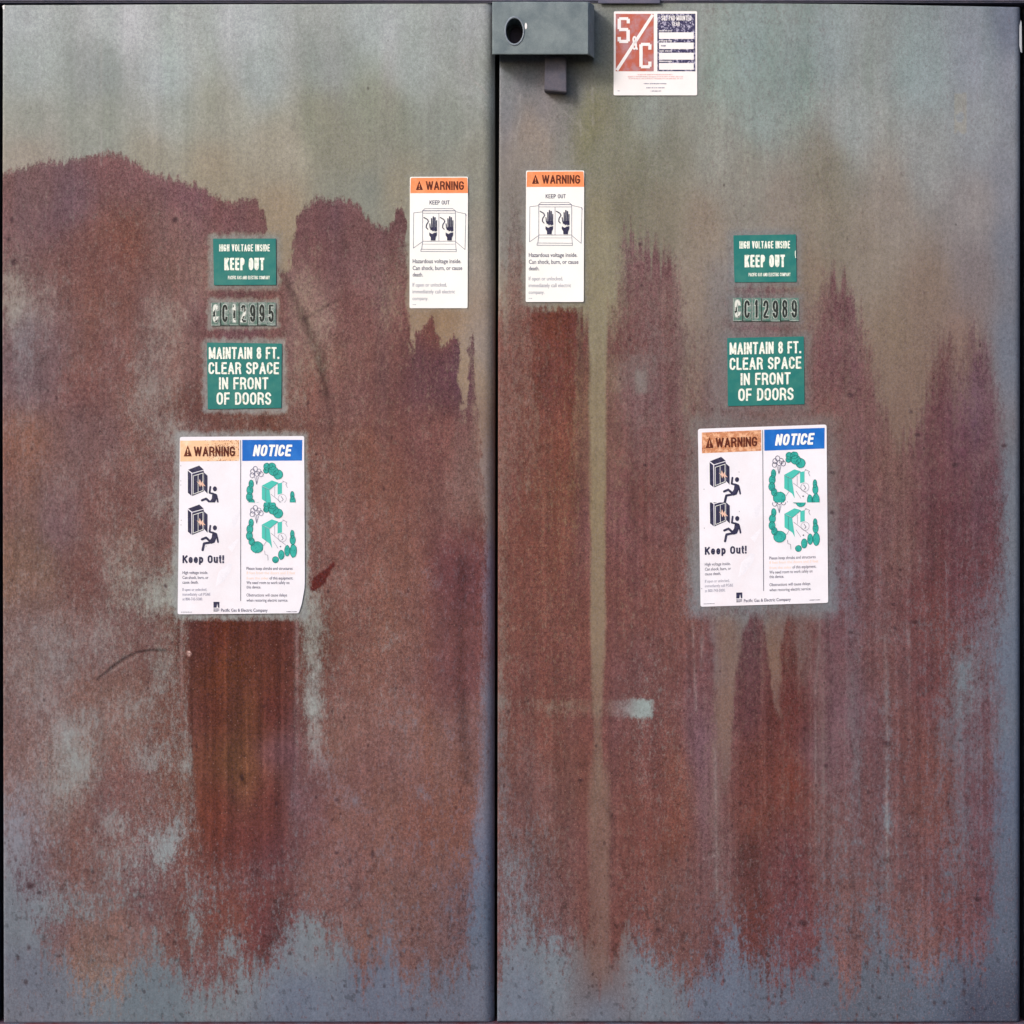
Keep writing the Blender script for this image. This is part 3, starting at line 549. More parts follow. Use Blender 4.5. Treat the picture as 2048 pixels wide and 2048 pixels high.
    spk = .02+.6*sst(Y, 1100, 1500)*(cov > .1)+.3*sst(Y, 500, 900)*(cov > .2)
    spk = spk*.7+1.3*np.exp(-((Y-ybot-30)/55)**2)
    wid = .30+.45*sst(Y, ytop+20, ytop+70)-.15*sst(Y, 1700, 1850)
    if side == 'R': wid = wid+.45*(1-sst(Y, 900, 1100))+.25*(1-sst(Y, 1300, 1500))*sst(X, 1390, 1420)*(1-sst(X, 1640, 1680))
    wear = np.stack([np.clip(cov, -.5, 1.2), amp, np.clip(spk, 0, 1.5), wid], -1)
    return paint, rust, wear

def alb_arr(c):
    c = np.clip(c, 2, 250)/255.0
    l = np.where(c <= 0.04045, c/12.92, ((c+0.055)/1.055)**2.4)
    return np.clip((l-.010)/GAIN, .004, .86)

# ------------------------------------------------------------------ cabinet
cab = empty('switchgear_cabinet', (0, .3, .06))
tag(cab, 'weathered grey steel cabinet with two tall rust-stained doors', 'electrical cabinet')

def box_obj(name, a, b, mat, parent, bev=0.0, seg=2, smooth=False):
    """a, b: opposite corners in world metres"""
    bm = bmesh.new(); bmesh.ops.create_cube(bm, size=1)
    c = [(a[i]+b[i])/2 for i in range(3)]; s = [abs(b[i]-a[i]) for i in range(3)]
    for v in bm.verts: v.co = Vector((v.co[i]*s[i]+c[i] for i in range(3)))
    if bev: bmesh.ops.bevel(bm, geom=bm.edges[:], offset=bev, segments=seg, affect='EDGES')
    off = world_loc(parent) if parent else Vector((0, 0, 0))
    for v in bm.verts: v.co -= off
    me = bpy.data.meshes.new(name); bm.to_mesh(me); bm.free(); me.materials.append(mat)
    o = bpy.data.objects.new(name, me); COL.objects.link(o)
    if parent: o.parent = parent
    return o

XL, XR = (-8-1024)*MM, (2056-1024)*MM
ZT = CZ+1.032; ZB = .06
# body: two sides, back, roof, sill, near-black panel painting the shade in the gaps
box_obj('side_panel', (XL-.04, .0, ZB), (XL, .95, ZT), M_BODY, cab, .004)
box_obj('side_panel', (XR, .0, ZB), (XR+.04, .95, ZT), M_BODY, cab, .004)
box_obj('back_panel', (XL, .91, ZB), (XR, .95, ZT), M_BODY, cab)
box_obj('gap_shade_panel', (XL+.001, .06, ZB+.01), (XR-.001, .075, ZT-.002), M_GAP_SHADE, cab)
k_lip = (DIST-.005)/DIST
zl = CZ+(1024-4.2)*MM*k_lip
box_obj('roof', (XL-.07, -.005, zl), (XR+.07, .99, zl+.10), M_LIP, cab, .003)
za = CZ+(1024-6.8)*MM*((DIST-.008)/DIST)
box_obj('roof_lip_plate', (W(1196, 0).x, -.008, za), (W(1320, 0).x, -.0052, za+.05), M_LIP, cab, .001)
box_obj('sill', (XL+.001, -.006, ZB), (XR-.001, .058, W(0, 2045.5).z), M_SILL, cab, .002)

def door(name, Lf, Rf, Tf, Bf, rl, rr, side):
    """folded steel door: rounded left and right edges of radius rl, rr, fine grid carrying the weathering"""
    step = 2.6
    def prof(r0, r1, length):
        s = [0.0]; d = [38.0]
        n0 = 3 if r0 < 6 else 8
        for i in range(n0): a = math.pi/2*i/n0; s.append(r0*(1-math.cos(a))); d.append(r0*(1-math.sin(a)))
        n = int((length-r0-r1)/step)
        for i in range(n+1): s.append(r0+(length-r0-r1)*i/n); d.append(0.0)
        n1 = 3 if r1 < 6 else 8
        for i in range(1, n1+1): a = math.pi/2*i/n1; s.append(length-r1*(1-math.sin(a))); d.append(r1*(1-math.cos(a)))
        s.append(length); d.append(38.0)
        return np.array(s)/length, np.array(d)
    s, ds = prof(rl, rr, 990.0); t, dt = prof(3.5, 3.5, 2040.0)
    S, T = np.meshgrid(s, t, indexing='ij')
    D = np.maximum(*np.meshgrid(ds, dt, indexing='ij'))
    Py = T*2040
    L, R = Lf(Py), Rf(Py)
    X = L+S*(R-L)
    Yt, Yb = Tf(X), Bf(X)
    Y = Yt+T*(Yb-Yt)
    wav = (vn(X, Y, 330, 420, 2, 2)-.5)*2.2*sst(np.minimum(S, 1-S), 0, .08)
    D2 = D+wav
    n, m = X.shape
    off = world_loc(cab)
    co = np.stack([(X-1024)*MM-off.x, D2*MM-off.y, CZ+(1024-Y)*MM-off.z], -1).reshape(-1, 3)
    idx = np.arange(n*m).reshape(n, m)
    q = np.stack([idx[:-1, :-1], idx[:-1, 1:], idx[1:, 1:], idx[1:, :-1]], -1).reshape(-1, 4)
    me = bpy.data.meshes.new(name)
    me.vertices.add(n*m); me.vertices.foreach_set('co', co.astype(np.float32).ravel())
    me.loops.add(q.size); me.loops.foreach_set('vertex_index', q.astype(np.int32).ravel())
    me.polygons.add(len(q)); me.polygons.foreach_set('loop_start', (np.arange(len(q))*4).astype(np.int32)); me.polygons.foreach_set('loop_total', np.full(len(q), 4, np.int32))
    me.update(calc_edges=True); me.validate()
    me.polygons.foreach_set('use_smooth', np.ones(len(q), bool))
    paint, rust, wear = weather(X.ravel(), Y.ravel(), side)
    for nm, arr in (('paint', alb_arr(paint)), ('rust', alb_arr(rust)), ('wear', wear)):
        at = me.attributes.new(nm, 'FLOAT_COLOR', 'POINT')
        rgba = np.ones((n*m, 4), np.float32); rgba[:, :arr.shape[1]] = arr
        at.data.foreach_set('color', rgba.ravel())
    me.materials.append(M_DOOR)
    o = bpy.data.objects.new(name, me); COL.objects.link(o); o.parent = cab
    return o
ip = lambda xs, ys: (lambda v: np.interp(v, xs, ys))
d1 = door('door', ip([0, 600, 2040], [5, 4, 7]), ip([0, 150, 600, 2040], [990, 990, 991, 989]), ip([0, 985], [9.5, 5]), ip([0, 985], [2046.5, 2044.5]), 4, 24, 'L')
tag(d1, 'left door, rust up to a ragged line at one seventh of its height')
d2 = door('door', ip([0, 150, 650, 2040], [999.5, 999, 996.5, 994.5]), ip([0, 2040], [2043, 2042]), ip([998, 1320, 1700, 2043], [3, 3, 7, 13.5]), ip([994, 1700, 2043], [2044, 2045, 2044.5]), 3, 14, 'R')
tag(d2, 'right door, rust in upright streaks')

# lock housing across the gap
hd = .062
def housing():
    x0, x1, y0, y1 = 984.5, 1190, 3, 109
    k = (DIST-hd)/DIST
    a = WP(x0, y0, hd); b = WP(x1, y1, hd)
    bm = bmesh.new()
    # front face ring round the elliptical hole
    cx, cy, rx, ry = 1029, 62, 18.5, 27.5
    N = 48
    inner = []; outer = []
    rR, rL, rB = 14*MM, 2.5*MM, 2.5*MM     # edge radii
    X0, X1, Z1, Z0 = a.x+rL, b.x-rR, a.z-rB, b.z+rB
    C = WP(cx, cy, hd)
    rect = []
    for i in range(N):
        th = 2*math.pi*i/N
        dx, dz = math.cos(th), math.sin(th)
        inner.append(bm.verts.new((C.x+rx*MM*k*dx, -hd, C.z+ry*MM*k*dz)))
        ts = []
        if dx > 1e-9: ts.append((X1-C.x)/dx)
        if dx < -1e-9: ts.append((X0-C.x)/dx)
        if dz > 1e-9: ts.append((Z1-C.z)/dz)
        if dz < -1e-9: ts.append((Z0-C.z)/dz)
        tt = min(ts); outer.append([C.x+dx*tt, C.z+dz*tt])
    for cor in ((X0, Z0), (X1, Z0), (X1, Z1), (X0, Z1)):       # snap nearest ray to each corner
        j = min(range(N), key=lambda q: math.hypot(outer[q][0]-cor[0], outer[q][1]-cor[1])); outer[j] = list(cor)
        if cor[0] == X1:                                        # keep the sloped right side separate from the level edges
            for q in ((j+1) % N, (j-1) % N):
                if abs(outer[q][1]-cor[1]) < 1e-7: outer[q] = [X1-.0005, cor[1]]
    ov = [bm.verts.new((p[0], -hd, p[1])) for p in outer]
    for i in range(N):
        j = (i+1) % N
        bm.faces.new((inner[i], ov[i], ov[j], inner[j]))
    # hole tube
    back = [bm.verts.new((C.x+(v.co.x-C.x)*.97, -.004, C.z+(v.co.z-C.z)*.97)) for v in inner]
    for i in range(N):
        j = (i+1) % N; bm.faces.new((inner[j], back[j], back[i], inner[i]))
    # rolled edges and flanges back to the doors
    prev = ov
    for s_ in range(1, 7):
        an = math.pi/2*s_/6
        cur = []
        for i, v in enumerate(ov):
            x, z = v.co.x, v.co.z
            ex = rR*math.sin(an) if abs(x-X1) < 1e-7 else (-rL*math.sin(an) if abs(x-X0) < 1e-7 else 0)
            ez = rB*math.sin(an) if abs(z-Z1) < 1e-7 else (-rB*math.sin(an) if abs(z-Z0) < 1e-7 else 0)
            dy = rB*(1-math.cos(an)) if not abs(x-X1) < 1e-7 else (.034*(s_/6)**1.3)
            if abs(x-X1) < 1e-7: ex = rR*(s_/6)**.9
            cur.append(bm.verts.new((x+ex, -hd+dy, z+ez)))
        for i in range(N):
            j = (i+1) % N; bm.faces.new((prev[i], cur[i], cur[j], prev[j]))
        prev = cur
    cur = [bm.verts.new((v.co.x, -.0015, v.co.z)) for v in prev]
    zlow = min(v.co.z for v in prev)
    for i in range(N):
        j = (i+1) % N
        if prev[i].co.z < zlow+1e-5 and prev[j].co.z < zlow+1e-5: continue      # open underneath
        bm.faces.new((prev[i], cur[i], cur[j], prev[j]))
    bmesh.ops.recalc_face_normals(bm, faces=bm.faces)
    off = world_loc(cab)
    for v in bm.verts: v.co -= off
    me = bpy.data.meshes.new('lock_housing'); bm.to_mesh(me); bm.free(); me.materials.append(M_BOX)
    for p in me.polygons: p.use_smooth = abs(p.normal.y) < .97
    me.set_sharp_from_angle(angle=math.radians(40))
    o = bpy.data.objects.new('lock_housing', me); COL.objects.link(o); o.parent = cab
    # rim of the hole
    vs_, fs = [], []
    n1, n2 = 40, 8
    for i in range(n1):
        th = 2*math.pi*i/n1
        for j in range(n2):
            ph = 2*math.pi*j/n2
            q = 1+ .085*math.cos(ph)
            vs_.append((C.x+rx*MM*k*math.cos(th)*q, -hd-.0012*math.sin(ph)-.0004, C.z+ry*MM*k*math.sin(th)*q))
    for i in range(n1):
        for j in range(n2):
            a_, b_ = (i+1) % n1, (j+1) % n2
            fs.append((i*n2+j, i*n2+b_, a_*n2+b_, a_*n2+j))
    r = mesh_obj('hole_rim', vs_, fs, M_RIM, o, smooth=True)
    ik = Ink(hd+.0006); 
    pc = [WP(1051.5+2.6*math.cos(t)*(1 if math.cos(t) > 0 else .7), 52+6.5*math.sin(t), hd+.0004) for t in [2*math.pi*i/12 for i in range(12)]]
    mesh_obj('paint_chip', pc, [list(range(12))[::-1]], M_CHIP, o)
    # keyed end of the lock deep in the hole
    mesh_obj('lock_core', [Vector((C.x+.004+.014*k*math.cos(t), -.012, C.z-.002+.022*k*math.sin(t))) for t in [2*math.pi*i/20 for i in range(20)]], [list(range(20))], M_CORE, o)
    return o
M_RIM = steel_mat('hole_rim_steel', (150, 156, 162), (120, 126, 138), 50, .5)
M_CHIP = print_mat('bare_primer', (250, 246, 246), None, .4)
M_CORE = steel_mat('lock_core_brass', (60, 44, 66), (40, 30, 48), 60, .5)
hs = housing()
# square bolt guard hanging below the housing
def guard():
    dp = .027
    q = [WP(1089.5, 112, dp), WP(1132.5, 112, dp), WP(1133.5, 184.5, dp), WP(1089, 180, dp)]
    bm = bmesh.new()
    f = [bm.verts.new(p) for p in q]; bk = [bm.verts.new((p.x, -.0015, p.z)) for p in q]
    bm.faces.new(f[::-1])
    for i in range(4):
        j = (i+1) % 4; bm.faces.new((f[i], f[j], bk[j], bk[i]))
    bmesh.ops.recalc_face_normals(bm, faces=bm.faces)
    bmesh.ops.bevel(bm, geom=[e for e in bm.edges if all(v in f for v in e.verts) or (abs(e.verts[0].co.y-e.verts[1].co.y) > .02)], offset=.0016, segments=2, affect='EDGES')
    off = world_loc(cab)
    for v in bm.verts: v.co -= off
    me = bpy.data.meshes.new('bolt_guard'); bm.to_mesh(me); bm.free(); me.materials.append(M_BOLT)
    for p in me.polygons: p.use_smooth = True
    me.set_sharp_from_angle(angle=math.radians(35))
    o = bpy.data.objects.new('bolt_guard', me); COL.objects.link(o); o.parent = hs
guard()
# bent sliver of bright edge at the upper right corner of the right door
M_EDGE = print_mat('bare_bright_edge', (196, 198, 204), None, .4)
mesh_obj('bent_edge', [W(2038.5, 52, .0012), W(2041, 40, .0012), W(2043, 44, .0004), W(2044, 106, .0004), W(2041, 104, .0012), W(2038.5, 92, .0012)], [(5, 4, 3, 2, 1, 0)], M_EDGE, d2)
mesh_obj('worn_corner', [W(5, 12, .001), W(9.5, 9.8, .001), W(9.5, 19, .001), W(6, 19, .001)], [(3, 2, 1, 0)], M_CHIP, d1)

# ------------------------------------------------------------------ signs
WHITE = print_mat('white_vinyl', (255, 255, 255), None, .4, grain=.02)
WHITE2 = print_mat('aged_white_vinyl', (242, 238, 247), (236, 228, 236), .4, 9, .5, .7, grain=.025)
ORANGE = print_mat('orange_band_ink', (250, 148, 96), (246, 160, 112), .4, 40)
BROWN = print_mat('dark_brown_ink', (92, 36, 20), (120, 58, 34), .5, 150)
NAVY = print_mat('navy_ink', (48, 46, 74), (66, 64, 92), .5, 150)
FADED = print_mat('faded_grey_ink', (128, 126, 152), (164, 162, 184), .5, 300)
MIDINK = print_mat('worn_navy_ink', (58, 56, 88), (104, 102, 132), .5, 300)
LINEINK = print_mat('thin_line_ink', (104, 102, 130), (140, 138, 164), .5, 200)
GREEN = print_mat('green_enamel', (36, 118, 114), (56, 126, 118), .45, 18, .45, .62)
GREENW = print_mat('white_on_green', (248, 252, 240), (206, 222, 204), .5, 150, .5, .62)
WORNW = print_mat('chipped_white_letters', (244, 246, 236), (178, 182, 156), .5, 170, .58, .64)
TILE = print_mat('number_tile_enamel', (88, 128, 116), (124, 140, 134), .4, 90, .45, .58)
TILE_B = print_mat('number_tile_worn', (98, 124, 114), (140, 150, 146), .35, 110, .45, .58)
DIGIT = print_mat('black_digit_enamel', (38, 42, 40), (66, 76, 72), .4, 200)
DIGITW = print_mat('chipped_digit', (44, 50, 48), (226, 228, 220), .35, 95, .48, .53)
PALE = print_mat('digit_outline', (168, 178, 172), (208, 214, 206), .4, 200)
PEACH = print_mat('bleached_orange_ink', (248, 200, 160), (250, 216, 184), .45, 30)
PEACHR = print_mat('rust_washed_orange_ink', (206, 138, 100), (236, 182, 146), .5, 110, .48, .60)
STAIN = print_mat('rust_speckle', (168, 100, 62), (140, 76, 46), .7, 300)
STAINL = print_mat('pale_speckle', (244, 206, 176), None, .6)
BLUE = print_mat('blue_band_ink', (24, 106, 196), (40, 116, 202), .4, 20)
WINK = print_mat('white_ink', (252, 252, 255), None, .4)
TEAL = print_mat('teal_ink', (58, 178, 168), (44, 156, 150), .45, 120, .5, .62)
TEALD = print_mat('dark_teal_ink', (28, 112, 104), None, .45)
TEALL = print_mat('light_teal_ink', (78, 196, 184), None, .45)
PINK = print_mat('faint_peach_ink', (250, 216, 196), None, .5)
FLAME = print_mat('flash_ink', (238, 196, 176), None, .5)
CREASE_SHADE = print_mat('crease_shade_vinyl', (233, 230, 241), (241, 237, 246), .4, 30, .35, .6)  # slightly darker vinyl tone, paints the shading of folds

def rounded(pts, r, seg=4):
    out = []
    n = len(pts)
    for i in range(n):
        p0, p, p1 = Vector(pts[i-1]), Vector(pts[i]), Vector(pts[(i+1) % n])
        rr = r if not isinstance(r, (list, tuple)) else r[i]
        if rr <= 0: out.append(tuple(p)); continue
        a = p+(p0-p).normalized()*rr; b = p+(p1-p).normalized()*rr
        for k in range(seg+1):
            t = k/seg; q = a*(1-t)**2+p*2*t*(1-t)+b*t*t
            out.append(tuple(q))
    return out
def sheet(name, pts, mat, parent, th=.0012, base=.0006, lift=None):
    """thin plate with an edge, standing on the door plane (which waves by about a millimetre)"""
    n = len(pts)
    f = [W(x, y, base+th) for x, y in pts]; b = [W(x, y, -.0012) for x, y in pts]
    a = sum(pts[i][0]*pts[(i+1) % n][1]-pts[(i+1) % n][0]*pts[i][1] for i in range(n))
    order = list(range(n)) if a < 0 else list(range(n))[::-1]
    faces = [order]
    for i in range(n):
        j = (i+1) % n
        faces.append([i, j, n+j, n+i] if a > 0 else [j, i, n+i, n+j])
    return mesh_obj(name, f+b, faces, mat, parent)
FACE = .0018      # front face of every sheet
def L(i): return FACE+.00025*i
def sign_root(name, x, y, label, cat, group=None):
    r = empty(name, W(x, y, 0)); tag(r, label, cat, group); return r

# --- tall warning stickers (drawn for the left one, shifted for the right one)
def tall_sticker(dx, dy, label):
    r = sign_root('warning_sticker', 878+dx, 485+dy, label, 'warning sticker', 'tall orange-topped warning stickers')
    z = lambda X, Y: (780+X/4.6+dx, 320+Y/4.6+dy)
    sheet('sticker_sheet', rounded([z(184, 156), z(718, 155), z(714, 1364), z(180, 1364)], 3), WHITE, r)
    k = Ink(L(1), z); k.poly(rounded([(192, 165), (712, 163), (718, 305), (188, 306)], [14, 14, 0, 0])); k.build('orange_band', ORANGE, r)
    k = Ink(L(2), z); k.poly([(270, 192), (303, 277), (238, 277)]); k.build('hazard_triangle', BROWN, r)
    k = Ink(L(3), z); k.poly([(266, 222), (275, 222), (272, 254), (268, 254)]); k.rect(266, 260, 275, 268); k.build('exclamation_mark', ORANGE, r)
    k = Ink(L(2), z); k.caps('WARNING', 330, 196, 277, 350, .165, 0, 0, .09); k.build('heading_lettering', BROWN, r)
    k = Ink(L(1), z); k.caps('KEEP OUT', 364, 373, 411, 184, .14); k.build('keep_out_lettering', MIDINK, r)
    k = Ink(L(1), z)
    lw = 4.2
    k.line([(322, 448), (575, 448), (602, 468), (602, 490), (300, 490), (300, 468), (322, 448)], lw); k.line([(300, 468), (602, 468)], lw+2)
    k.line([(300, 490), (300, 748), (603, 748), (603, 490)], lw); k.line([(450, 492), (450, 748)], lw)
    k.line([(300, 478), (218, 488), (215, 812), (300, 752)], lw); k.line([(603, 476), (698, 497), (690, 825), (603, 752)], lw)
    k.line([(300, 752), (292, 820)], lw); k.line([(603, 752), (608, 822)], lw); k.line([(300, 775), (603, 775)], lw*.7)
    k.line([(286, 822), (610, 824), (610, 845), (284, 842), (286, 822)], lw); k.line([(693, 497), (700, 512)], lw+3)
    k.build('cabinet_line_drawing', LINEINK, r)
    for q in (0, 150):
        h = Ink(L(2), lambda X, Y, q=q: z(X+q, Y))
        h.line([(366, 588), (370, 625), (384, 645)], 9); h.line([(383, 542), (385, 630)], 11); h.line([(399, 524), (399, 630)], 11.5); h.line([(414, 532), (413, 630)], 11); h.line([(428, 560), (426, 635)], 9.5)
        h.poly([(366, 622), (432, 618), (433, 654), (410, 662), (374, 650)])
        h.poly([(362, 668), (388, 682), (408, 670), (431, 668), (431, 694), (420, 712), (417, 741), (376, 741), (375, 714), (362, 694)])
        h.line([(312, 530), (345, 548), (354, 568), (336, 596), (333, 622), (350, 640)], 9)
        h.build('electrocuted_hand_symbol', NAVY, r)
        h = Ink(L(3), lambda X, Y, q=q: z(X+q, Y)); h.line([(352, 642), (386, 652), (378, 664), (410, 656), (404, 670), (434, 664)], 4.5); h.build('spark_symbol', WINK, r)
    k = Ink(L(1), z)
    k.text('Hazardous voltage inside.', 209, 913, 950, 446, .012); k.text('Can shock, burn, or cause', 209, 976, 1013, 456, .012); k.text('death.', 209, 1038, 1073, 96, .012)
    k.build('bold_lettering', MIDINK, r)
    k = Ink(L(1), z)
    k.text('If open or unlocked,', 208, 1131, 1166, 315, 0); k.text('immediately call electric', 208, 1193, 1228, 390, 0); k.text('company.', 208, 1258, 1290, 144, 0); k.dashes(208, 240, 1331, 7, 4)
    k.build('faded_lettering', FADED, r)
    return r
tall_sticker(0, 0, 'tall white warning sticker with orange band, on the left door beside the gap')
tall_sticker(232.2, -12.4, 'tall white warning sticker with orange band, on the right door beside the gap')

# --- small green high-voltage signs
def hv_sign(quad, org, rows, label):
    r = sign_root('high_voltage_sign', sum(p[0] for p in quad)/4, sum(p[1] for p in quad)/4, label, 'sign', 'small green high-voltage signs')
    z = lambda X, Y: (org[0]+X/4.83, org[1]+Y/4.83)
    sheet('sign_plate', rounded(quad, 1.5, 2), GREEN, r)
    k = Ink(L(1), z)
    (a, b, c, s) = rows
    k.caps('HIGH VOLTAGE INSIDE', a[0], a[1], a[2], a[3], .15, s, 0, .12)
    k.caps('KEEP OUT', b[0], b[1], b[2], b[3], .18, s, 0, .12); k.caps('PACIFIC GAS AND ELECTRIC COMPANY', c[0], c[1], c[2], c[3], .14, s)
    if org[0] > 1000: k.line([(824, 300), (822, 335), (827, 366)], 7)
    k.build('lettering', GREENW, r)
    # turned-up darker edges of the plate
    return r
hv_sign([(426.2, 477.5), (551.8, 477.2), (552.4, 570), (428, 570.5)], (380, 440), ((283, 236, 304, 489), (333, 366, 487, 386), (368, 540, 574, 404), 0.0), 'small green high voltage keep out sign on the left door, above the worn number strip')
hv_sign([(1466.6, 470.8), (1591.6, 469), (1593, 564), (1468.8, 564.8)], (1420, 440), ((283, 206, 278, 489), (333, 338, 459, 390), (372, 512, 546, 404), -.006), 'small green high voltage keep out sign on the right door')

# --- strips of number tiles
def strip(x0, y0, x1, y1, text, worn, label, tilt=0):
    r = sign_root('number_strip', (x0+x1)/2, (y0+y1)/2, label, 'number plate', 'strips of number tiles')
    w = (x1-x0)/7
    for i, ch in enumerate(text):
        a = x0+w*i+.35; b = x0+w*(i+1)-.35; yo = tilt*i+random.uniform(-.5, .5)
        t = sheet('number_tile', rounded([(a, y0+yo), (b, y0+yo), (b, y1+yo), (a, y1+yo)], 1.2, 2), TILE_B if worn else TILE, r, th=.0012+.0002*(i % 2))
        cw = (b-a)*(.36 if ch == '1' else .60); cx = (a+b)/2
        top, bot = y0+yo+4.2, y1+yo-7
        k = Ink(L(2)); k.caps(ch, cx-cw/2-1.2, top-1.3, bot+1.3, cw+2.4, .20); k.build('tile_outline', PALE, t)
        k = Ink(L(3)); k.caps(ch, cx-cw/2, top, bot, cw, .115 if not worn else .12)
        w_ = worn and i in (0, 2, 3) or (not worn and i == 0)
        k.build('tile_letter' if ch == 'C' else 'tile_digit', DIGITW if w_ else DIGIT, t)
        # raised sill between tiles
        k = Ink(L(4)); k.rect(a, y0+yo+1, a+.9, y1+yo-1); k.rect(a, y1+yo-1.8, b, y1+yo-.9); k.build('tile_edge', DIGIT if i % 2 else PALE, t)
    return r
strip(422.4, 604.8, 551.8, 651.4, 'CC12995', True, 'badly worn strip of number tiles ending in 95, on the left door')
strip(1465.5, 596, 1597.6, 643, 'CC12989', False, 'strip of green number tiles ending in 89, on the right door')

# --- green clear-space signs
def clear_sign(quad, org, rows, slope, label):
    r = sign_root('clear_space_sign', sum(p[0] for p in quad)/len(quad), sum(p[1] for p in quad)/len(quad), label, 'sign', 'green clear-space signs')
    z = lambda X, Y: (org[0]+X/4.83, org[1]+Y/4.83)
    sheet('sign_plate', rounded(quad, 1.5, 2), GREEN, r)
    k = Ink(L(1), z)
    for (t, x0, x1, y0, y1) in rows: k.caps(t, x0, y0-2, y1, x1-x0, .16, slope)
    k.build('lettering', WORNW, r)
    return r
clear_sign([(414.2, 685.2), (563.9, 687.2), (562.8, 816), (415.6, 818.6)], (380, 440), [('MAINTAIN 8 FT.', 183, 862, 1230, 1344), ('CLEAR SPACE', 180, 862, 1376, 1490), ('IN FRONT', 282, 758, 1521, 1637), ('OF DOORS', 258, 785, 1667, 1785)], 0.0, 'green sign asking for 8 ft. of clear space, on the left door')
clear_sign([(1454.2, 676), (1607.4, 673), (1608.8, 808.6), (1455.6, 812.4)], (1420, 440), [('MAINTAIN 8 FT.', 188, 878, 1186, 1302), ('CLEAR SPACE', 188, 881, 1334, 1451), ('IN FRONT', 295, 777, 1482, 1598), ('OF DOORS', 272, 806, 1631, 1750)], -.02, 'green sign asking for 8 ft. of clear space, on the right door')

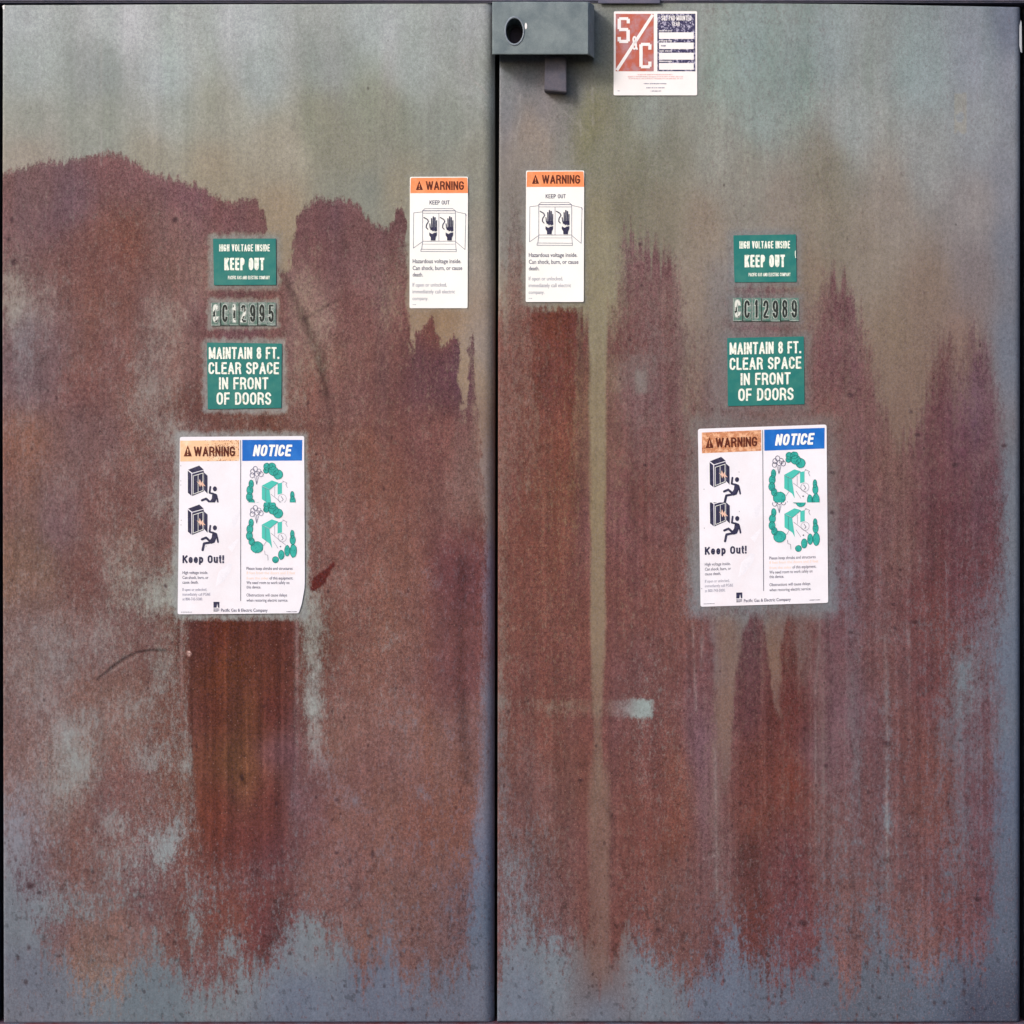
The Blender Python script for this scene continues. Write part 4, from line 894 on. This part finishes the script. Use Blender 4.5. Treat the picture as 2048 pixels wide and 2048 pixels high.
# --- the two large warning and notice stickers
def big_sticker(z, outline, right, label):
    r = sign_root('warning_and_notice_sticker', *( (1527, 1031) if right else (482, 1051)), label, 'warning sticker', 'large two-column warning and notice stickers')
    sheet('sticker_sheet', outline, WHITE2, r)
    rs = random.Random(5 if right else 3)
    k = Ink(L(1), z); k.poly([(100, 152), (670, 146), (670, 346), (100, 352)]); k.build('orange_band', PEACHR if right else PEACH, r)
    k = Ink(L(2), z); kl = Ink(L(2), z)
    for i in range(420 if not right else 240):
        if right: x, y = rs.uniform(104, 664), rs.uniform(152, 344)
        else:
            x = min(664, max(340, rs.gauss(520, 95))); y = min(342, max(152, rs.gauss(235, 60)))
        s = rs.uniform(1.2, 5.2)
        (kl if right and rs.random() < .5 else k).poly([(x+s*rs.uniform(.5, 1.2)*math.cos(t), y+s*rs.uniform(.5, 1.2)*math.sin(t)) for t in [2*math.pi*q/6 for q in range(6)]])
    k.build('rust_stain', STAIN, r)['kind'] = 'stuff'
    if right: kl.build('pale_flecks', STAINL, r)['kind'] = 'stuff'
    k = Ink(L(3), z); k.poly([(173, 196), (213, 303), (134, 303)]); k.build('hazard_triangle', BROWN, r)
    k = Ink(L(4), z); k.poly([(168, 232), (179, 232), (176, 272), (171, 272)]); k.rect(168, 280, 179, 290); k.build('exclamation_mark', PEACHR if right else PEACH, r)
    k = Ink(L(3), z); k.caps('WARNING', 232, 208, 303, 398, .165, 0, 0, .09); k.build('warning_lettering', BROWN, r)
    k = Ink(L(1), z); k.line([(684, 146), (684, 1700)], 6, False); k.build('divider_line', NAVY, r)
    k = Ink(L(1), z); k.poly([(699, 144), (1279, 144), (1276, 344), (699, 347)]); k.build('blue_band', BLUE, r)
    k = Ink(L(2), z); k.caps('NOTICE', 800, 190, 302, 364, .20, 0, .18); k.build('notice_lettering', WINK, r)
    CUT = 1004.9
    for rep in (0, 1):
        dy = 376*rep
        zz = lambda X, Y, dy=dy: z(X, Y+dy)
        clip = (CUT, 'below' if rep == 0 else 'above')
        # cabinet and falling figure
        k = Ink(L(1), zz)
        k.poly([(176, 432), (284, 392), (327, 432), (216, 463)]); k.poly([(173, 441), (207, 470), (209, 684), (174, 655)])
        k.poly([(216, 471), (328, 440), (328, 640), (216, 686)]); k.poly([(330, 458), (364, 490), (364, 664), (330, 628)])
        k.build('cabinet_symbol', NAVY, r, clip)
        k = Ink(L(2), zz); k.line([(226, 492), (320, 464), (320, 632), (226, 668), (226, 492)], 5, False); k.line([(273, 480), (273, 648)], 4, False); k.build('door_outline_symbol', WINK, r, clip)
        k = Ink(L(3), zz); k.poly([(258, 545), (282, 556), (288, 522), (304, 560), (314, 538), (326, 568), (346, 592), (322, 584), (318, 604), (302, 576), (292, 600), (284, 572)]); k.build('flash_symbol', FLAME, r, clip)
        k = Ink(L(1.5), zz)
        k.disc(435, 617, 20, 24); k.line([(391, 598), (383, 655), (425, 668)], 18); k.poly([(412, 652), (452, 668), (462, 690), (432, 760), (400, 772), (374, 752), (404, 712)])
        k.line([(448, 680), (458, 712), (465, 755)], 16); k.line([(390, 748), (350, 712), (310, 728)], 22); k.line([(392, 758), (330, 768), (316, 832)], 22)
        k.build('falling_person_symbol', NAVY, r, clip)
        # shrubs round an open cabinet
        for grp in (((935, 402, 32, 36), (985, 400, 40, 36), (930, 440, 28, 30), (1000, 445, 50, 45), (1045, 478, 48, 48)),
                    ((785, 570, 24, 42), (772, 630, 32, 45), (768, 695, 32, 45), (790, 750, 30, 40), (840, 805, 62, 58)),
                    ((1182, 680, 20, 42), (1186, 735, 28, 48), (1192, 840, 34, 66), (1133, 838, 27, 55)), ((1076, 878, 30, 48),), ((1020, 925, 32, 32),)):
            yy = [c[1]+c[3] for c in grp]; y0 = [c[1]-c[3] for c in grp]
            if rep == 0 and z(0, min(y0))[1]-.02*0 > CUT-3: continue
            k = Ink(L(1), zz)
            for (cx, cy, a, b) in grp: k.disc(cx, cy, a, b, 14, .09)
            o_ = k.build('shrub_drawing', TEAL, r, clip)
            k = Ink(L(2), zz)
            for (cx, cy, a, b) in grp:
                k.ring(cx, cy, a*.95, b*.95, 4.4, 14)
                for q in range(6): x, y = cx+rs.uniform(-.6, .6)*a, cy+rs.uniform(-.6, .6)*b; k.line([(x, y), (x+rs.uniform(-12, 12), y+rs.uniform(4, 14))], 2.4, False)
            k.build('shrub_outline', TEALD, o_, clip)
        k = Ink(L(1), zz)
        k.poly([(888, 586), (985, 535), (1046, 556), (965, 625)]); k.poly([(888, 591), (962, 627), (988, 816), (962, 768), (888, 716)]); k.poly([(1040, 566), (1083, 556), (1083, 662), (1040, 672)])
        k.build('open_cabinet_drawing', TEALL, r, clip)
        k = Ink(L(2), zz)
        for (cx, cy) in ((800, 450), (825, 425), (860, 450), (880, 475), (795, 485), (840, 470)): k.ring(cx, cy, 22, 26, 5, 8)
        for x in (820, 838, 856): k.line([(x, 500), (838, 575)], 3.5, False)
        k.line([(975, 668), (1120, 785)], 3.5, False); k.ring(1085, 712, 40, 42, 2.5, 16); k.line([(905, 790), (935, 742)], 3); k.line([(1000, 745), (1045, 815)], 3); k.line([(888, 590), (962, 627), (1046, 560)], 3)
        k.line([(925, 610), (925, 740)], 2.5); k.line([(1012, 600), (1012, 690)], 2.5); k.disc(1068, 798, 7); k.line([(1075, 690), (1095, 720), (1080, 735)], 5)
        k.line([(1090, 540), (1130, 560), (1120, 575), (1135, 605)], 3.5); k.line([(915, 840), (920, 875), (945, 882), (948, 930)], 3.5); k.line([(1083, 556), (1100, 545)], 3)
        k.build('tree_and_plan_lines', LINEINK if not right else MIDINK, r, clip)
    k = Ink(L(1), z); k.caps('Keep Out!', 122, 1258, 1334, 400, .215, 0, 0, .12); k.build('keep_out_lettering', NAVY, r)
    k = Ink(L(1), z)
    for t, x, w_, y in (('High voltage inside.', 122, 246, 1411), ('Can shock, burn, or', 122, 250, 1458), ('cause death.', 122, 153, 1504), ('Please keep shrubs and structures', 740, 445, 1371), ('of this equipment.', 962, 228, 1464), ('We need room to work safely on', 740, 414, 1508), ('this device.', 740, 140, 1551), ('Obstructions will cause delays', 740, 392, 1628), ('when restoring electric service.', 740, 400, 1678)):
        if y == 1371: k.build('small_lettering', MIDINK if not right else print_navy, r); k = Ink(L(1), z)
        k.text(t, x, y, y+28, w_, .006)
    k.build('small_lettering', MIDINK if not right else print_navy, r); k = Ink(L(1), z)
    k.text('Pacific Gas & Electric Company', 494, 1774, 1803, 450, .012)
    k.build('company_lettering', MIDINK if not right else print_navy, r); k = Ink(L(1), z)
    k.dashes(108, 214, 1807, 8, 3); k.dashes(1125, 1228, 1803, 8, 9, .9)
    k.build('form_number', MIDINK if not right else print_navy, r)['kind'] = 'stuff'
    k = Ink(L(1), z)
    for t, x, w_, y in (('If open or unlocked,', 122, 236, 1575), ('immediately call PG&E', 122, 270, 1621), ('at 800-743-5000.', 122, 195, 1667)): k.text(t, x, y, y+27, w_, 0)
    k.build('faded_lettering', FADED, r)
    k = Ink(L(1), z); k.text('8 feet from the doors and 3 feet', 740, 1415, 1441, 470, 0); k.text('from the sides', 740, 1466, 1491, 210, 0); k.build('bleached_lettering', PINK, r)
    k = Ink(L(1), z); k.poly([(421, 1708), (479, 1708), (479, 1764), (466, 1764), (458, 1722), (450, 1764), (421, 1764)])
    for x in (424, 434, 446, 458, 470): k.rect(x, 1770, x+5, 1798)
    k.rect(421, 1796, 460, 1801)
    k.build('company_emblem', NAVY, r)
    for cr in ([(470, 1420), (560, 1330), (600, 1345), (585, 1420), (500, 1530), (440, 1560)], [(600, 900), (668, 820), (674, 840), (640, 960), (606, 1010)], [(560, 1180), (650, 1100), (668, 1110), (600, 1230)]):
        k = Ink(L(.6), z); k.poly(cr); k.build('crease_shade', CREASE_SHADE, r)  # flat patches, the shade of each fold put into the colour
    # dirt specks on the sheet
    k = Ink(L(1), z)
    for (x, y) in (((106, 395), (106, 540), (106, 580), (110, 920), (108, 965), (350, 1170)) if not right else ((118, 700), (118, 1075), (455, 545), (455, 925), (330, 780), (90, 1660))): k.disc(x, y, 3.5, 4.5, 7)
    k.build('dirt_speck', MIDINK, r)['kind'] = 'stuff'
    return r
print_navy = print_mat('navy_small_print', (66, 64, 92), (110, 108, 136), .5, 300)
zl_ = lambda X, Y: (340+X/4.83, 850+Y/4.83)
zr_ = lambda X, Y: (1370+(60+1.006*X+.006*Y)/4.83, 830+(Y*1.0+21-.032*X)/4.83)
ol = rounded([zl_(97, 116), zl_(1297, 107), zl_(1303, 1500), zl_(1300, 1580), zl_(1272, 1735), zl_(1243, 1818), zl_(75, 1829)], [4, 4, 0, 4, 6, 2.5, 4])
zf = lambda X, Y: (1370+X/4.83, 830+Y/4.83)
orr = rounded([zf(124, 134), zf(1366, 92), zf(1382, 1814), zf(150, 1852)], [5, 5, 4, 4])
big_sticker(zl_, ol, False, 'large warning and notice sticker with a peeling lower right corner, on the left door')
big_sticker(zr_, orr, True, 'large warning and notice sticker with rust-browned orange band, on the right door')

# --- maker's plate at the top of the right door
def maker():
    r = sign_root('nameplate', 1311, 107, 'square white nameplate with a red and a dark blue panel, near the lock housing', 'nameplate')
    z = lambda X, Y: (940+X/3.864, Y/3.864)
    WP_ = print_mat('nameplate_white', (255, 246, 246), None, .4, grain=.02)
    RED = print_mat('faded_red_ink', (196, 102, 84), (186, 134, 138), .5, 45, .45, .62)
    DK = print_mat('chipped_blue_black_ink', (60, 56, 92), (190, 184, 208), .5, 260, .53, .60)
    sheet('plate', rounded([z(1112, 89), z(1755, 88), z(1755, 738), z(1110, 738)], 3), WP_, r)
    k = Ink(L(1), z); k.rect(1126, 109, 1419, 552); k.build('red_panel', RED, r)
    k = Ink(L(2), z); k.line([(1134, 545), (1412, 116)], 24, False); k.build('diagonal_stripe', WP_, r)
    k = Ink(L(3), z)
    def slab(pts): k.line(pts, 24, False)
    # block S
    k.rect(1152, 135, 1222, 158); k.rect(1140, 147, 1166, 228); k.rect(1152, 218, 1222, 243); k.rect(1208, 232, 1235, 322); k.rect(1152, 310, 1222, 335); k.rect(1210, 147, 1235, 183); k.rect(1140, 288, 1166, 322)
    k.rect(1320, 333, 1390, 357); k.rect(1308, 345, 1334, 518); k.rect(1320, 506, 1390, 530); k.rect(1377, 345, 1402, 386); k.rect(1377, 478, 1402, 518)
    for s_ in range(2): pass
    k.build('emblem_letters', WP_, r)
    k = Ink(L(4), z); k.caps('&', 1250, 280, 388, 46, .12); k.build('emblem_ampersand', WP_, r)
    k = Ink(L(1), z); k.rect(1447, 108, 1741, 552); k.build('dark_panel', DK, r)
    k = Ink(L(2), z); k.caps('S&C PAD-MOUNTED', 1478, 122, 161, 232, .13); k.caps('GEAR', 1562, 170, 202, 58, .13)
    for y in (240, 318, 396, 476): k.dashes(1462, 1560, y, 11, y, .8)
    k.build('panel_lettering', WP_, r)
    for (a, b) in ((252, 303), (331, 381), (410, 463), (489, 541)):
        k = Ink(L(2), z); k.rect(1460, a, 1728, b); k.build('blank_field', WP_, r)
    k = Ink(L(3), z); k.dashes(1472, 1512, 356, 12, 2, .9)
    k.build('typed_entry', FADED, r)
    PK = print_mat('faint_red_ink', (244, 200, 200), None, .5)
    k = Ink(L(1), z)
    for (a, b, y) in ((1295, 1570, 578), (1220, 1645, 594), (1225, 1645, 609)): k.dashes(a, b, y, 9, int(a+y), .8)
    k.build('red_small_print', PK, r)
    k = Ink(L(1), z)
    for (a, b, y) in ((1342, 1520, 648), (1362, 1505, 680), (1395, 1478, 705), (1136, 1158, 704)): k.dashes(a, b, y, 9, int(a+y), .8)
    k.build('grey_small_print', FADED, r)
maker()

# ------------------------------------------------------------------ the pad and ground under the cabinet
pad = box_obj('concrete_pad', (XL-.3, -.5, -.05), (XR+.3, 1.3, .06), M_PAD, None, .01)
tag(pad, kind='structure')
g = mesh_obj('ground', [(-60, -60, 0), (60, -60, 0), (60, 60, 0), (-60, 60, 0)], [(0, 1, 2, 3)], M_GROUND)
tag(g, kind='structure')
